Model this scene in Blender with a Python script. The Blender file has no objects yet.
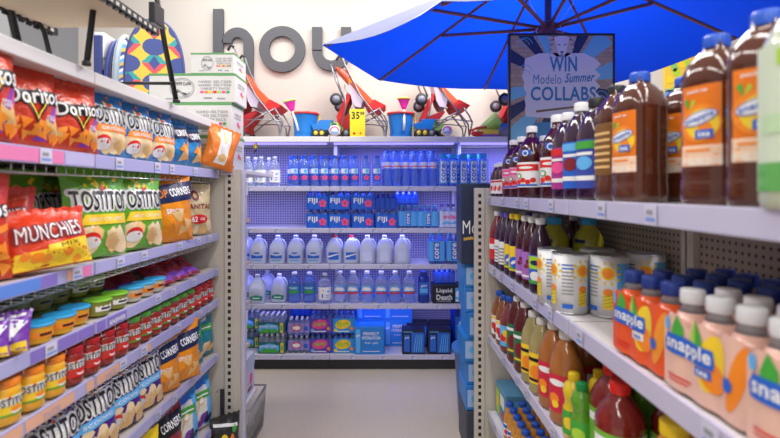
import bpy, bmesh, math, random
from mathutils import Vector, Matrix, geometry
PI = math.pi
rnd = random.Random(11)
SC = bpy.context.scene
C = SC.collection
CAMZ, F, CX, HY = 1.69, 469.0, 388.0, 192.0      # eye height, focal length (px of 780), vanishing point
def X_(px, Y): return (px - CX) * Y / F
def Z_(py, Y): return CAMZ + (HY - py) * Y / F

# ------------------------------------------------------------------ materials
MATS = {}
def M(name, col, rough=.5, metal=0., coat=0., trans=0., ior=1.45, bump=0., bscale=40., var=.06, vscale=9., sss=0., emit=0.):
    if name in MATS: return MATS[name]
    m = bpy.data.materials.new(name); m.use_nodes = True
    nt = m.node_tree; n = nt.nodes; l = nt.links
    p = n['Principled BSDF']
    tc = n.new('ShaderNodeTexCoord')
    if var > 0:
        nz = n.new('ShaderNodeTexNoise'); nz.inputs['Scale'].default_value = vscale; nz.inputs['Detail'].default_value = 3
        mx = n.new('ShaderNodeMix'); mx.data_type = 'RGBA'
        mx.inputs[6].default_value = (*[min(1, c * (1 + var)) for c in col], 1)
        mx.inputs[7].default_value = (*[c * (1 - var) for c in col], 1)
        l.new(tc.outputs['Object'], nz.inputs['Vector']); l.new(nz.outputs['Fac'], mx.inputs[0]); l.new(mx.outputs[2], p.inputs['Base Color'])
    else: p.inputs['Base Color'].default_value = (*col, 1)
    p.inputs['Roughness'].default_value = rough; p.inputs['Metallic'].default_value = metal
    p.inputs['Coat Weight'].default_value = coat; p.inputs['Coat Roughness'].default_value = .08
    p.inputs['Transmission Weight'].default_value = trans; p.inputs['IOR'].default_value = ior
    if sss: p.inputs['Subsurface Weight'].default_value = sss; p.inputs['Subsurface Radius'].default_value = (.05, .05, .05)
    if emit: p.inputs['Emission Color'].default_value = (*col, 1); p.inputs['Emission Strength'].default_value = emit
    if bump:
        b = n.new('ShaderNodeTexNoise'); b.inputs['Scale'].default_value = bscale; b.inputs['Detail'].default_value = 4
        bp = n.new('ShaderNodeBump'); bp.inputs['Strength'].default_value = bump; bp.inputs['Distance'].default_value = .016
        l.new(tc.outputs['Object'], b.inputs['Vector']); l.new(b.outputs['Fac'], bp.inputs['Height']); l.new(bp.outputs['Normal'], p.inputs['Normal'])
    MATS[name] = m; return m
def foil(name, col, **k):
    return M(name, col, rough=.26, bump=.8, bscale=24, coat=.3, **k)
def print_(name, col): return M(name, col, rough=.42, var=.03)
def liquid(name, col): return M(name, col, rough=.09, coat=.6, var=.1, vscale=14)
def pegboard(name, col, hole, pitch=.0254, hr=.05):
    if name in MATS: return MATS[name]
    m = M(name, col, rough=.5, var=0); nt = m.node_tree; n = nt.nodes; l = nt.links; p = n['Principled BSDF']
    tc = n.new('ShaderNodeTexCoord'); sp = n.new('ShaderNodeSeparateXYZ'); l.new(tc.outputs['Object'], sp.inputs[0])
    ad = n.new('ShaderNodeMath'); ad.operation = 'ADD'; l.new(sp.outputs[0], ad.inputs[0]); l.new(sp.outputs[1], ad.inputs[1])
    def cell(out):
        a = n.new('ShaderNodeMath'); a.operation = 'DIVIDE'; l.new(out, a.inputs[0]); a.inputs[1].default_value = pitch
        b = n.new('ShaderNodeMath'); b.operation = 'FRACT'; l.new(a.outputs[0], b.inputs[0])
        c = n.new('ShaderNodeMath'); c.operation = 'SUBTRACT'; l.new(b.outputs[0], c.inputs[0]); c.inputs[1].default_value = .5
        d = n.new('ShaderNodeMath'); d.operation = 'MULTIPLY'; l.new(c.outputs[0], d.inputs[0]); l.new(c.outputs[0], d.inputs[1]); return d.outputs[0]
    s = n.new('ShaderNodeMath'); s.operation = 'ADD'; l.new(cell(ad.outputs[0]), s.inputs[0]); l.new(cell(sp.outputs[2]), s.inputs[1])
    t = n.new('ShaderNodeMath'); t.operation = 'LESS_THAN'; l.new(s.outputs[0], t.inputs[0]); t.inputs[1].default_value = hr
    mx = n.new('ShaderNodeMix'); mx.data_type = 'RGBA'; mx.inputs[6].default_value = (*col, 1); mx.inputs[7].default_value = (*hole, 1)
    l.new(t.outputs[0], mx.inputs[0]); l.new(mx.outputs[2], p.inputs['Base Color']); return m

WHITE = print_('print_white', (.85, .85, .86)); BLACK = print_('print_black', (.012, .012, .016)); RED = print_('print_red', (.7, .02, .02))
YEL = print_('print_yellow', (.9, .62, .03)); ORA = print_('print_orange', (.9, .26, .02)); NAVY = print_('print_navy', (.012, .02, .08))
BLUE = print_('print_blue', (.02, .13, .6)); GRN = print_('print_green', (.06, .38, .05)); PUR = print_('print_purple', (.2, .04, .4))
PINK = print_('print_pink', (.85, .08, .3)); CHIP = print_('print_chip', (.78, .5, .2)); CHIPL = print_('print_pale_chip', (.85, .66, .4))
CHIPO = print_('print_orange_chip', (.85, .3, .03)); LILAC = print_('print_lilac', (.52, .48, .8)); SKY = print_('print_sky', (.12, .45, .85))
GREY = print_('print_grey', (.3, .3, .33)); MAROON = print_('print_maroon', (.22, .015, .03)); LIME = print_('print_lime', (.4, .65, .05)); TEAL = print_('print_teal', (.02, .3, .36))

# ------------------------------------------------------------------ mesh builder
class MB:
    def __init__(s): s.v = []; s.f = []; s.m = []; s.s = []
    def add(s, vs, fs, mi=0, sm=False):
        o = len(s.v); s.v += [tuple(v) for v in vs]
        for f in fs: s.f.append([i + o for i in f]); s.m.append(mi); s.s.append(sm)
        return s
    def bm(s, b, mi=0, sm=False):
        b.verts.ensure_lookup_table(); b.verts.index_update()
        s.add([v.co[:] for v in b.verts], [[v.index for v in f.verts] for f in b.faces], mi, sm); b.free(); return s
    def box(s, x0, x1, y0, y1, z0, z1, mi=0, r=0., seg=2):
        b = bmesh.new(); bmesh.ops.create_cube(b, size=1)
        for v in b.verts: v.co = Vector(((x0 + x1) / 2 + v.co.x * (x1 - x0), (y0 + y1) / 2 + v.co.y * (y1 - y0), (z0 + z1) / 2 + v.co.z * (z1 - z0)))
        if r: bmesh.ops.bevel(b, geom=list(b.edges), offset=r, segments=seg, affect='EDGES', profile=.6)
        return s.bm(b, mi, False)
    def lathe(s, prof, n=20, mi=0, c=(0, 0, 0), e=2., ky=1., sm=True, axis='z'):
        vs = []; fs = []
        for r, z in prof:
            for i in range(n):
                t = 2 * PI * i / n; k = se(t, e)
                p = (r * k * math.sin(t), -r * k * ky * math.cos(t), z)
                if axis == 'y': p = (p[0], p[2], p[1])
                if axis == 'x': p = (p[2], p[0], p[1])
                vs.append((c[0] + p[0], c[1] + p[1], c[2] + p[2]))
        m = len(prof)
        for j in range(m - 1):
            for i in range(n): fs.append([j * n + i, j * n + (i + 1) % n, (j + 1) * n + (i + 1) % n, (j + 1) * n + i])
        if prof[0][0] > 1e-4: fs.append(list(range(n))[::-1])
        if prof[-1][0] > 1e-4: fs.append([(m - 1) * n + i for i in range(n)])
        return s.add(vs, fs, mi, sm)
    def tube(s, pts, r, n=8, mi=0, sm=True):
        pts = [Vector(p) for p in pts]; vs = []; fs = []; up = None
        for i, p in enumerate(pts):
            d = (pts[min(i + 1, len(pts) - 1)] - pts[max(i - 1, 0)]).normalized()
            if up is None: up = d.orthogonal().normalized()
            up = (up - d * up.dot(d)); up = up.normalized() if up.length > 1e-6 else d.orthogonal().normalized()
            w = d.cross(up)
            for k in range(n):
                a = 2 * PI * k / n; vs.append(p + (up * math.cos(a) + w * math.sin(a)) * r)
        for j in range(len(pts) - 1):
            for k in range(n): fs.append([j * n + k, j * n + (k + 1) % n, (j + 1) * n + (k + 1) % n, (j + 1) * n + k])
        fs.append(list(range(n))[::-1]); fs.append([(len(pts) - 1) * n + k for k in range(n)])
        return s.add(vs, fs, mi, sm)
    def plate(s, poly, y0, y1, mi=0):          # polygon in XZ pushed from y0 to y1
        n = len(poly); vs = [(x, y0, z) for x, z in poly] + [(x, y1, z) for x, z in poly]
        fs = [list(range(n)), [n + i for i in range(n)][::-1]] + [[i, (i + 1) % n, n + (i + 1) % n, n + i][::-1] for i in range(n)]
        return s.add(vs, fs, mi)
    def skin(s, geo, P, eps, mi=0, L=.03):     # lay flat 2D geometry onto a surface map P(u, v, eps)
        vs, fs = geo; b = bmesh.new(); bv = [b.verts.new((x, z, 0)) for x, z in vs]
        for f in fs:
            try: b.faces.new([bv[i] for i in f])
            except ValueError: pass
        bmesh.ops.triangulate(b, faces=list(b.faces))
        for _ in range(4):
            ed = [e for e in b.edges if e.calc_length() > L]
            if not ed: break
            bmesh.ops.subdivide_edges(b, edges=ed, cuts=1); bmesh.ops.triangulate(b, faces=[f for f in b.faces if len(f.verts) > 3])
        for v in b.verts: v.co = P(v.co.x, v.co.y, eps)
        b.normal_update()
        return s.bm(b, mi, False)
    def build(s, name, mats, parent=None, loc=(0, 0, 0), rz=0., world=False):
        me = bpy.data.meshes.new(name)
        vs = s.v
        if world and parent is not None: o = parent.location; vs = [(x - o.x, y - o.y, z - o.z) for x, y, z in vs]
        me.from_pydata(vs, [], s.f); me.polygons.foreach_set('material_index', s.m); me.polygons.foreach_set('use_smooth', s.s)
        for m in (mats if isinstance(mats, (list, tuple)) else [mats]): me.materials.append(m)
        me.update(); ob = bpy.data.objects.new(name, me); C.objects.link(ob)
        ob.location = loc; ob.rotation_euler.z = rz
        if parent is not None: ob.parent = parent
        return ob
def se(t, e):
    if e == 2.: return 1.
    return 1. / (abs(math.cos(t)) ** e + abs(math.sin(t)) ** e) ** (1 / e)

# flat geometry -------------------------------------------------------------
TC = {}
def text(s, w=None, h=None, x=0., z=0., bold=.0, shear=0., rot=0., vert=False):
    bold = 0. if 'M' in s else min(bold, .022); key = (s, bold, shear)
    if key not in TC:
        cu = bpy.data.curves.new('t', 'FONT'); cu.body = s; cu.size = 1; cu.offset = bold; cu.shear = shear; cu.space_character = 1.06; cu.resolution_u = 3
        ob = bpy.data.objects.new('t', cu); me = bpy.data.meshes.new_from_object(ob)
        TC[key] = ([(v.co.x, v.co.y) for v in me.vertices], [list(p.vertices) for p in me.polygons])
        bpy.data.meshes.remove(me); bpy.data.objects.remove(ob); bpy.data.curves.remove(cu)
    vs, fs = TC[key]
    x0 = min(v[0] for v in vs); x1 = max(v[0] for v in vs); y0 = min(v[1] for v in vs); y1 = max(v[1] for v in vs)
    kx = w / (x1 - x0) if w else None; ky = h / (y1 - y0) if h else None
    kx = kx or ky; ky = ky or kx
    out = []
    for a, b in vs:
        a = (a - (x0 + x1) / 2) * kx; b = (b - (y0 + y1) / 2) * ky
        if vert: a, b = -b, a
        out.append((x + a * math.cos(rot) - b * math.sin(rot), z + a * math.sin(rot) + b * math.cos(rot)))
    return out, fs
def poly(pts): return list(pts), [list(range(len(pts)))]
def rect(x0, x1, z0, z1): return poly([(x0, z0), (x1, z0), (x1, z1), (x0, z1)])
def ell(x, z, a, b=None, n=20, rot=0.):
    b = b or a; return poly([(x + a * math.cos(2 * PI * i / n) * math.cos(rot) - b * math.sin(2 * PI * i / n) * math.sin(rot), z + a * math.cos(2 * PI * i / n) * math.sin(rot) + b * math.sin(2 * PI * i / n) * math.cos(rot)) for i in range(n)])
def ring(x, z, a, b, t, n=24, a0=0., a1=2 * PI):
    vs = []; fs = []
    for i in range(n + 1):
        k = a0 + (a1 - a0) * i / n; vs += [(x + a * math.cos(k), z + b * math.sin(k)), (x + (a - t) * math.cos(k), z + (b - t) * math.sin(k))]
    for i in range(n): fs.append([2 * i, 2 * i + 2, 2 * i + 3, 2 * i + 1])
    return vs, fs
def blob(x, z, r, rg, n=7):
    a0 = rg.random() * 6; return poly([(x + r * (.7 + .5 * rg.random()) * math.cos(a0 + 2 * PI * i / n), z + r * (.7 + .5 * rg.random()) * math.sin(a0 + 2 * PI * i / n)) for i in range(n)])
def tri(x, z, r, a): return poly([(x + r * math.cos(a + k * 2 * PI / 3), z + r * math.sin(a + k * 2 * PI / 3)) for k in range(3)])

# objects -------------------------------------------------------------------
def tag(o, label, cat, group=None, kind=None):
    o['label'] = label; o['category'] = cat
    if group: o['group'] = group
    if kind: o['kind'] = kind
    return o
def empty(name, loc=(0, 0, 0), rz=0.):
    o = bpy.data.objects.new(name, None); C.objects.link(o); o.location = loc; o.rotation_euler.z = rz; o.empty_display_size = .05; return o
def struct(o): o['kind'] = 'structure'; return o
def copy_tree(o, parent=None):
    c = o.copy(); C.objects.link(c)
    if parent is not None: c.parent = parent
    for ch in [x for x in KIDS.get(o.name, [])]: copy_tree(ch, c)
    return c
KIDS = {}
def kids(o):
    KIDS[o.name] = list(o.children)
    for c in o.children: kids(c)
PROTO = {}
def put(maker, key, loc, rz, label, cat, group=None, scale=1., tilt=0.):
    """first call moves the prototype itself, later calls copy it with all its parts"""
    k = (maker.__name__, key)
    if k not in PROTO:
        o = maker(key); bpy.context.view_layer.update(); kids(o); PROTO[k] = o
    else: o = copy_tree(PROTO[k])
    o.location = loc; o.rotation_euler = (tilt, 0, rz); o.scale = (scale,) * 3 if not isinstance(scale, tuple) else scale
    for q in ('group',):
        if q in o: del o[q]
    return tag(o, label, cat, group)
ORD = ['first', 'second', 'third', 'fourth', 'fifth', 'sixth', 'seventh', 'eighth', 'ninth', 'tenth', 'eleventh', 'twelfth', 'thirteenth', 'fourteenth', 'fifteenth', 'sixteenth', 'seventeenth', 'eighteenth', 'nineteenth', 'twentieth']
LEFT, RIGHT, BACK = PI / 2, -PI / 2, 0.
# ================================================================== kinds of goods
class BagS:
    def __init__(s, w, h, t, seed=0): s.w, s.h, s.t, s.seed = w, h, t, seed
    def d(s, un, vn):
        un = max(-1, min(1, un)); vn = max(0, min(1, vn))
        ss = lambda x: max(0, min(1, x)) ** 2 * (3 - 2 * max(0, min(1, x)))
        pr = (.35 + .65 * ss(vn / .3)) * ss((.97 - vn) / .38) if vn > .02 else .35 * vn / .02
        d = s.t / 2 * max(0, 1 - abs(un) ** 3) ** .7 * pr
        d += .005 * math.sin(un * 7 + s.seed + vn * 3) * math.sin(vn * 12 + s.seed * 2 + un * 2) * (1 - un * un) * (1 if .04 < vn < .93 else 0)
        d += .005 * math.sin(un * 21 + s.seed) * max(0, vn - .72) / .28 * (1 - un * un)
        return d
    def wd(s, vn): return 1 - .09 * math.sin(PI * max(0, min(1, vn))) + .02 * math.sin(vn * 9 + s.seed)
    def P(s, u, v, eps):
        vn = v / s.h; return Vector((u * s.wd(vn), -s.d(2 * u / s.w, vn) - eps, v))
    def body(s, mb, nx=18, nz=22):
        for sg in (1, -1):
            vs = []; fs = []
            for j in range(nz + 1):
                for i in range(nx + 1):
                    u = (i / nx - .5) * s.w; v = j / nz * s.h; p = s.P(u, v, .0008); vs.append((p.x, p.y * sg, p.z + (.004 * math.sin(i * 2.1 + s.seed) if j == nz else 0)))
            for j in range(nz):
                for i in range(nx):
                    q = [j * (nx + 1) + i, j * (nx + 1) + i + 1, (j + 1) * (nx + 1) + i + 1, (j + 1) * (nx + 1) + i]; fs.append(q if sg > 0 else q[::-1])
            mb.add(vs, fs, 0, True)
        return mb
def bag(name, w, h, t, mat, layers, seed=1):
    """layers: list of (part name, [(geometry, material, lift)])"""
    S = BagS(w, h, t, seed); o = S.body(MB()).build(name, mat)
    for pn, items in layers:
        mb = MB(); ms = []
        for g, m, e in items:
            if m not in ms: ms.append(m)
            mb.skin(g, S.P, e, ms.index(m), .022)
        mb.build(pn, ms, o)
    return o
def outl(s, w, x, z, mo, mi_, b=.045, sh=0., rot=0., h=None, e=.003):      # outlined lettering: dark (or pale) backing plus face
    g = text(s, w, h, x, z, .018, sh, rot); d = (h or w * .2) * .11; vs = []; fs = []
    for q in range(8):      # backing: the same letters spread outwards
        n = len(vs); vs += [(a + d * math.cos(q * PI / 4), c + d * math.sin(q * PI / 4)) for a, c in g[0]]; fs += [[k + n for k in f] for f in g[1]]
    return [((vs, fs), mo, e), (g, mi_, e + .0035)]
def chips_pile(rg, x0, x1, z0, z1, n, r, cols, e=.002, sharp=False):
    L = []
    for k in range(n):
        x = x0 + (x1 - x0) * rg.random(); z = z0 + (z1 - z0) * rg.random()
        g = tri(x, z, r * (.8 + .4 * rg.random()), rg.random() * 6) if sharp else blob(x, z, r, rg)
        L.append((g, cols[k % len(cols)], e + .0004 * (k % 4)))
    return L
DORITO = foil('foil_red', (.58, .038, .01)); TBLUE = foil('foil_blue', (.012, .2, .58)); TGREEN = foil('foil_green', (.13, .4, .03)); TPURP = foil('foil_purple', (.07, .015, .24))
FORA = foil('foil_orange', (.82, .28, .01)); FCREAM = foil('foil_cream', (.62, .5, .27)); FTEAL = foil('foil_teal', (.01, .2, .27)); FWHITE = foil('foil_white', (.72, .72, .7)); FYEL = foil('foil_yellow', (.85, .62, .02))
FMUN = foil('foil_scarlet', (.66, .045, .012)); FBLK = foil('foil_black', (.02, .02, .025)); FDRED = foil('foil_dark_red', (.26, .015, .03)); FSKY = foil('foil_sky', (.015, .22, .52))
def chip_bag(kind):
    rg = random.Random(len(kind) * 7)
    if kind == 'nacho':
        w, h = .23, .265
        return bag('tortilla_chip_bag', w, h, .085, DORITO, [
            ('chip_picture', [(poly([(.0, .02), (.05, .02), (.1, .12), (.09, .15)]), PUR, .0012), (poly([(.06, .07), (.1, .1), (.1, .14)]), PINK, .0014)] + chips_pile(rg, -.095, .095, .03, .075, 16, .024, [CHIPO, ORA, CHIP], .002, True)),
            ('lettering', [(poly([(-.11, .125), (.11, .15), (.11, .185), (-.11, .165)]), BLACK, .0024)] + outl('Doritos', .2, 0, .157, BLACK, WHITE, .05, 0, .1, .048) + [(text('NACHO', .04, None, .06, .1, .02), WHITE, .003), (text('CHEESE', .045, None, .06, .09, .02), WHITE, .003)]),
            ('emblem', [(poly([(-.05, .15), (-.03, .15), (0, .1), (.035, .16), (.06, .16), (0, .07)]), BLACK, .0042), (poly([(-.037, .147), (-.03, .147), (0, .093), (.04, .157), (.047, .157), (0, .083)]), YEL, .006)])], 2)
    if kind in ('original', 'lime', 'scoops'):
        w, h, base = {'original': (.235, .255, TBLUE), 'lime': (.26, .335, TGREEN), 'scoops': (.26, .325, TPURP)}[kind]
        band = {'original': ORA, 'lime': YEL, 'scoops': SKY}[kind]; sub = {'original': 'ORIGINAL', 'lime': 'HINT OF LIME', 'scoops': 'SCOOPS!'}[kind]
        zt = .62 * h; k = w / .235
        sl = .08 if kind == 'scoops' else .0
        L = [('chip_picture', chips_pile(rg, -.08 * k, .085 * k, .03, h * .3, 18, .03, [CHIP, CHIPL, CHIPL]) + [(ell(-.045 * k, h * .2, .036, .028), RED, .0042), (ell(-.045 * k, h * .17, .036, .022), WHITE, .0046)]
              + [(blob(-.1 * k + .2 * k * rg.random(), h * (.72 + .2 * rg.random()), .009, rg, 5), {'original': ORA, 'lime': YEL, 'scoops': BLUE}[kind], .0014) for _ in range(9)]),
             ('flavour_band', [(poly([(-.085 * k, h * .36), (.1 * k, h * .36 + sl * .12), (.1 * k, h * .47 + sl * .12), (-.07 * k, h * .47)]), band, .0044), (text(sub, .13 * k, .014, .01, h * .415 + sl * .06, .02, 0, sl * .6), WHITE, .0054)]),
             ('lettering', outl('TOSTITOS', .215 * k, 0, zt, WHITE, BLACK, .085, 0, sl * .6, .064 * k) + [(ell(.006 * k, zt + .04 * k, .008), RED, .0082), (ell(-.012 * k, zt + .045 * k, .006), YEL, .0056), (ell(.026 * k, zt + .045 * k, .006), YEL, .0056)])]
        return bag('tortilla_chip_bag', w, h, .09, base, L, {'original': 3, 'lime': 5, 'scoops': 8}[kind])
    if kind == 'mix':
        return bag('snack_mix_bag', .26, .22, .1, FMUN, [
            ('lower_panel', [(poly([(-.13, .005), (.13, .005), (.13, .09), (0, .07), (-.13, .06)]), YEL, .0014)]),
            ('lettering', outl('MUNCHIES', .2, -.012, .13, MAROON, WHITE, .06, .15, .06, .055) + [(poly([(-.03, .055), (.11, .075), (.11, .1), (-.03, .08)]), YEL, .003), (text('MIX', .06, .015, .04, .078, .02, 0, .14), BLACK, .004)]),
            ('chip_picture', chips_pile(rg, -.1, .1, .02, .05, 8, .016, [CHIPO, ORA]))], 4)
    if kind == 'flame':
        return bag('tortilla_chip_bag', .22, .3, .09, DORITO, [
            ('lettering', outl('Doritos', .19, 0, .19, BLACK, WHITE, .05, 0, .12, .045)),
            ('emblem', [(poly([(-.06, .18), (-.03, .18), (0, .12), (.04, .19), (.07, .19), (0, .085)]), NAVY, .003), (poly([(-.1, .1), (.1, .16), (.1, .14), (-.1, .085)]), ORA, .0036)]),
            ('chip_picture', chips_pile(rg, -.09, .09, .03, .1, 16, .022, [CHIPO, ORA], .002, True))], 6)
    if kind in ('corn_spicy', 'corn_sea', 'corn_white', 'corn_red'):
        base = {'corn_spicy': FORA, 'corn_sea': FSKY, 'corn_white': FORA, 'corn_red': FDRED}[kind]
        h = {'corn_spicy': .31, 'corn_sea': .24, 'corn_white': .31, 'corn_red': .33}[kind]
        bandm = NAVY if kind != 'corn_red' else BLACK
        L = [('band', [(poly([(-.12, h * .5), (.12, h * .6), (.12, h * .86), (-.12, h * .76)]), bandm, .002)]),
             ('lettering', [(text('POP', .06, .034, -.07, h * .655, .05, 0, .14), ORA, .004), (text('CORNERS', .125, .034, .034, h * .7, .05, 0, .14), WHITE, .004)] + ([(text('SPICY', .08, .022, -.01, h * .42, .03), WHITE, .003)] if kind == 'corn_white' or kind == 'corn_spicy' else [])),
             ('chip_picture', chips_pile(rg, .0, .09, .04, h * .42, 7, .036, [CHIP, CHIPO] if kind != 'corn_red' else [CHIPL, RED], .0024, True))]
        return bag('popped_corn_chip_bag', .23, h, .1, base, L, 9)
    if kind == 'cantina':
        return bag('tortilla_chip_bag', .25, .28, .09, FCREAM, [
            ('lettering', [(text('JUANITAS', .2, .036, 0, .15, .045), MAROON, .003)]), ('emblem', [(ell(0, .215, .026, .03), MAROON, .003), (ell(0, .215, .012, .016), CHIP, .004)]),
            ('price_spot', [(ell(.01, .085, .066, .026), RED, .003), (text('62', .04, .03, -.02, .085, .04), WHITE, .004), (text('OZ', .04, .014, .035, .085, .03), WHITE, .004)]),
            ('chip_picture', chips_pile(rg, -.1, .1, .02, .06, 12, .025, [CHIPL, CHIP]))], 3)
    if kind == 'white_orange':
        return bag('snack_bag', .26, .2, .1, foil('foil_tangerine', (.85, .22, .02)), [('centre_panel', [(poly([(-.045, .02), (.045, .02), (.05, .19), (-.04, .19)]), WHITE, .002), (ell(0, .15, .02, .03), CHIP, .003), (ell(.005, .05, .03, .02), CHIP, .003)])], 7)
    if kind in ('salt_teal', 'salt_blue'):
        base = {'salt_teal': FTEAL, 'salt_blue': FWHITE}[kind]
        L = [('lettering', [(ell(-.01, .25, .055, .022, 20, .1), WHITE if kind == 'salt_teal' else BLUE, .003), (rect(-.06, .08, .17, .21), GRN, .003), (rect(-.04, .06, .185, .193), WHITE, .004)]),
             ('chip_picture', chips_pile(rg, -.09, .09, .02, .08, 9, .026, [CHIPL, CHIP] if kind == 'salt_teal' else [PUR, NAVY]))]
        if kind == 'salt_blue': L += [('upper_panel', [(poly([(-.12, .27), (.12, .22), (.12, .32), (-.12, .32)]), print_('print_bag_blue', (.01, .2, .5)), .0016), (poly([(.04, .02), (.12, .02), (.12, .25), (.06, .25)]), SKY, .0018)]),
                                      ('spoon_picture', [(ell(.0, .16, .026, .02), CHIP, .0044), (poly([(-.06, .07), (-.05, .065), (-.008, .14), (-.016, .145)]), CHIP, .0044), (ell(0, .162, .018, .012), WHITE, .005)])]
        return bag('tortilla_chip_bag', .24, .33, .1, base, L, 5)
    if kind == 'yellow':
        return bag('corn_chip_bag', .24, .26, .09, FYEL, [('chip_picture', chips_pile(rg, -.08, .08, .03, .1, 8, .03, [YEL, CHIP])), ('emblem', [(ell(0, .18, .06, .03), RED, .003)])], 2)
    if kind == 'dark':
        return bag('tortilla_chip_bag', .25, .26, .09, FBLK, [('chip_picture', [(ell(-.02, .09, .035, .05), YEL, .003), (ell(.05, .08, .02, .05), ORA, .003), (ell(.07, .16, .02, .03), GRN, .003)]), ('emblem', [(poly([(-.1, .2), (.1, .17), (.1, .19), (-.1, .22)]), WHITE, .003)])], 2)
    if kind == 'jerky':
        return bag('jerky_pouch', .15, .24, .035, FDRED, [('emblem', [(ell(0, .15, .05, .035), RED, .002), (ell(0, .15, .04, .025), FBLK, .003), (ell(0, .152, .026, .008), WHITE, .004)]), ('lower_panel', [(rect(-.072, .072, .015, .05), PUR, .002)]), ('window', [(ell(0, .09, .03, .018), MAROON, .003)])], 2)
    if kind == 'purple_mini':
        return bag('snack_bag', .13, .13, .06, foil('foil_violet', (.16, .04, .36)), [('emblem', [(poly([(-.06, .04), (.02, .03), (.06, .09), (0, .1)]), WHITE, .002), (poly([(-.05, .0), (.06, .0), (.06, .03)]), YEL, .002), (poly([(-.06, .07), (-.02, .075), (.0, .125), (-.04, .12)]), WHITE, .002), (ell(-.02, .03, .03, .016), YEL, .003), (poly([(-.05, .09), (.05, .11), (.05, .12), (-.05, .105)]), WHITE, .002)])], 3)

# ---- round and square bottles, jars, cans -------------------------------------
def wrapmap(r, e=2., ky=1.):
    def P(u, v, eps):
        t = u / r; k = (r + eps) * se(t, e); return Vector((k * math.sin(t), -k * ky * math.cos(t), v))
    return P
def container(name, prof, body, cap=None, capmat=None, labels=(), e=2., ky=1., n=24, cone=None, extra=None):
    """prof: body outline; cap: (radius, z0, z1, ridges); labels: (part, radius, z0, z1, angle or None, material, art list)"""
    root = empty(name); MB().lathe(prof, n, 0, e=e, ky=ky).build('body', body, root)
    if cap:
        r, z0, z1 = cap; mb = MB(); mb.lathe([(r * .99, z0), (r, z0 + .002), (r, z1 - .003), (r * .93, z1), (0, z1)], 20, 0)
        for i in range(20):
            t = 2 * PI * i / 20; x, y = math.sin(t) * r, math.cos(t) * r; mb.box(x - .0008, x + .0008, y - .0008, y + .0008, z0 + .003, z1 - .004)
        mb.build('cap', capmat, root)
    for pn, r, z0, z1, ang, mat, art in labels:
        mb = MB(); ms = [mat]; P = wrapmap(r, e, ky)
        if ang is None: mb.lathe([(r, z0), (r, z1)], n, 0, e=e, ky=ky); mb.f = mb.f[:n]; mb.m = mb.m[:n]; mb.s = mb.s[:n]
        else: mb.skin(rect(-ang * r / 2, ang * r / 2, z0, z1), P, 0, 0, r * .22)
        lab = mb.build(pn, ms, root)
        for sub, items in art:
            m2 = MB(); mm = []
            for g, m, ep in items:
                if m not in mm: mm.append(m)
                m2.skin(g, P, ep, mm.index(m), r * .35)
            m2.build(sub, mm, lab)
    if extra: extra(root)
    return root
def std_prof(r, h, rn=.017, sh=.62, waist=0.):
    return [(r * .7, 0), (r * .93, .003), (r, .014), (r, h * .3), (r * (1 - waist), h * .42), (r * (1 - waist), h * .5), (r, h * (sh - .04)), (r * .985, h * sh), (r * .9, h * (sh + .07)), (r * .7, h * (sh + .15)), (rn * 1.5, h * (sh + .22)), (rn, h * (sh + .26)), (rn, h * .955)]
CAPW = M('cap_white', (.8, .8, .82), .35, var=0); CAPB = M('cap_blue', (.02, .1, .55), .35, var=0); CAPK = M('cap_black', (.02, .02, .025), .35, var=0); CAPY = M('cap_yellow', (.85, .6, .02), .35, var=0)
CAPR = M('cap_red', (.75, .02, .015), .35, var=0); CAPG = M('cap_green', (.01, .3, .07), .35, var=0); CAPS = M('cap_sky', (.05, .4, .75), .35, var=0); CAPP = M('cap_purple', (.14, .1, .5), .35, var=0); CAPN = M('cap_navy', (.02, .05, .28), .35, var=0)
TEA = liquid('tea', (.085, .022, .01)); CRAN = liquid('cranberry_juice', (.05, .004, .01)); GRAPE = liquid('grape_juice', (.03, .006, .03)); AMBER = liquid('cider', (.24, .075, .018)); VEG = liquid('tomato_juice', (.2, .016, .012)); PINEA = liquid('pineapple_juice', (.42, .38, .02))
PALE = liquid('lemonade', (.36, .3, .12)); APPLE = liquid('apple_juice', (.4, .14, .035)); LEM = liquid('lemon_juice', (.7, .5, .02)); LIMEJ = liquid('lime_juice', (.1, .3, .02)); OJ = liquid('orange_juice', (.62, .22, .02)); FRUIT = liquid('fruit_punch', (.2, .03, .02)); PEACH = liquid('peach_tea', (.75, .1, .015)); PINKT = liquid('pink_tea', (.78, .45, .36)); ROSE = liquid('pomegranate_juice', (.2, .012, .03))
def peach(x, z, r): return [(ell(x, z, r, r), ORA, .0012), (ell(x + r * .1, z - r * .05, r * .8), YEL, .0018), (ell(x + r * .25, z - r * .3, r * .35), ORA, .0024)]
def leafs(x, z, r): return [(poly([(x, z), (x - r * .8, z + r * 1.3), (x - r * .1, z + r * 1.7)]), GRN, .0016), (poly([(x, z), (x + r * .6, z + r * 1.5), (x + r, z + r)]), LIME, .0016)]
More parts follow.
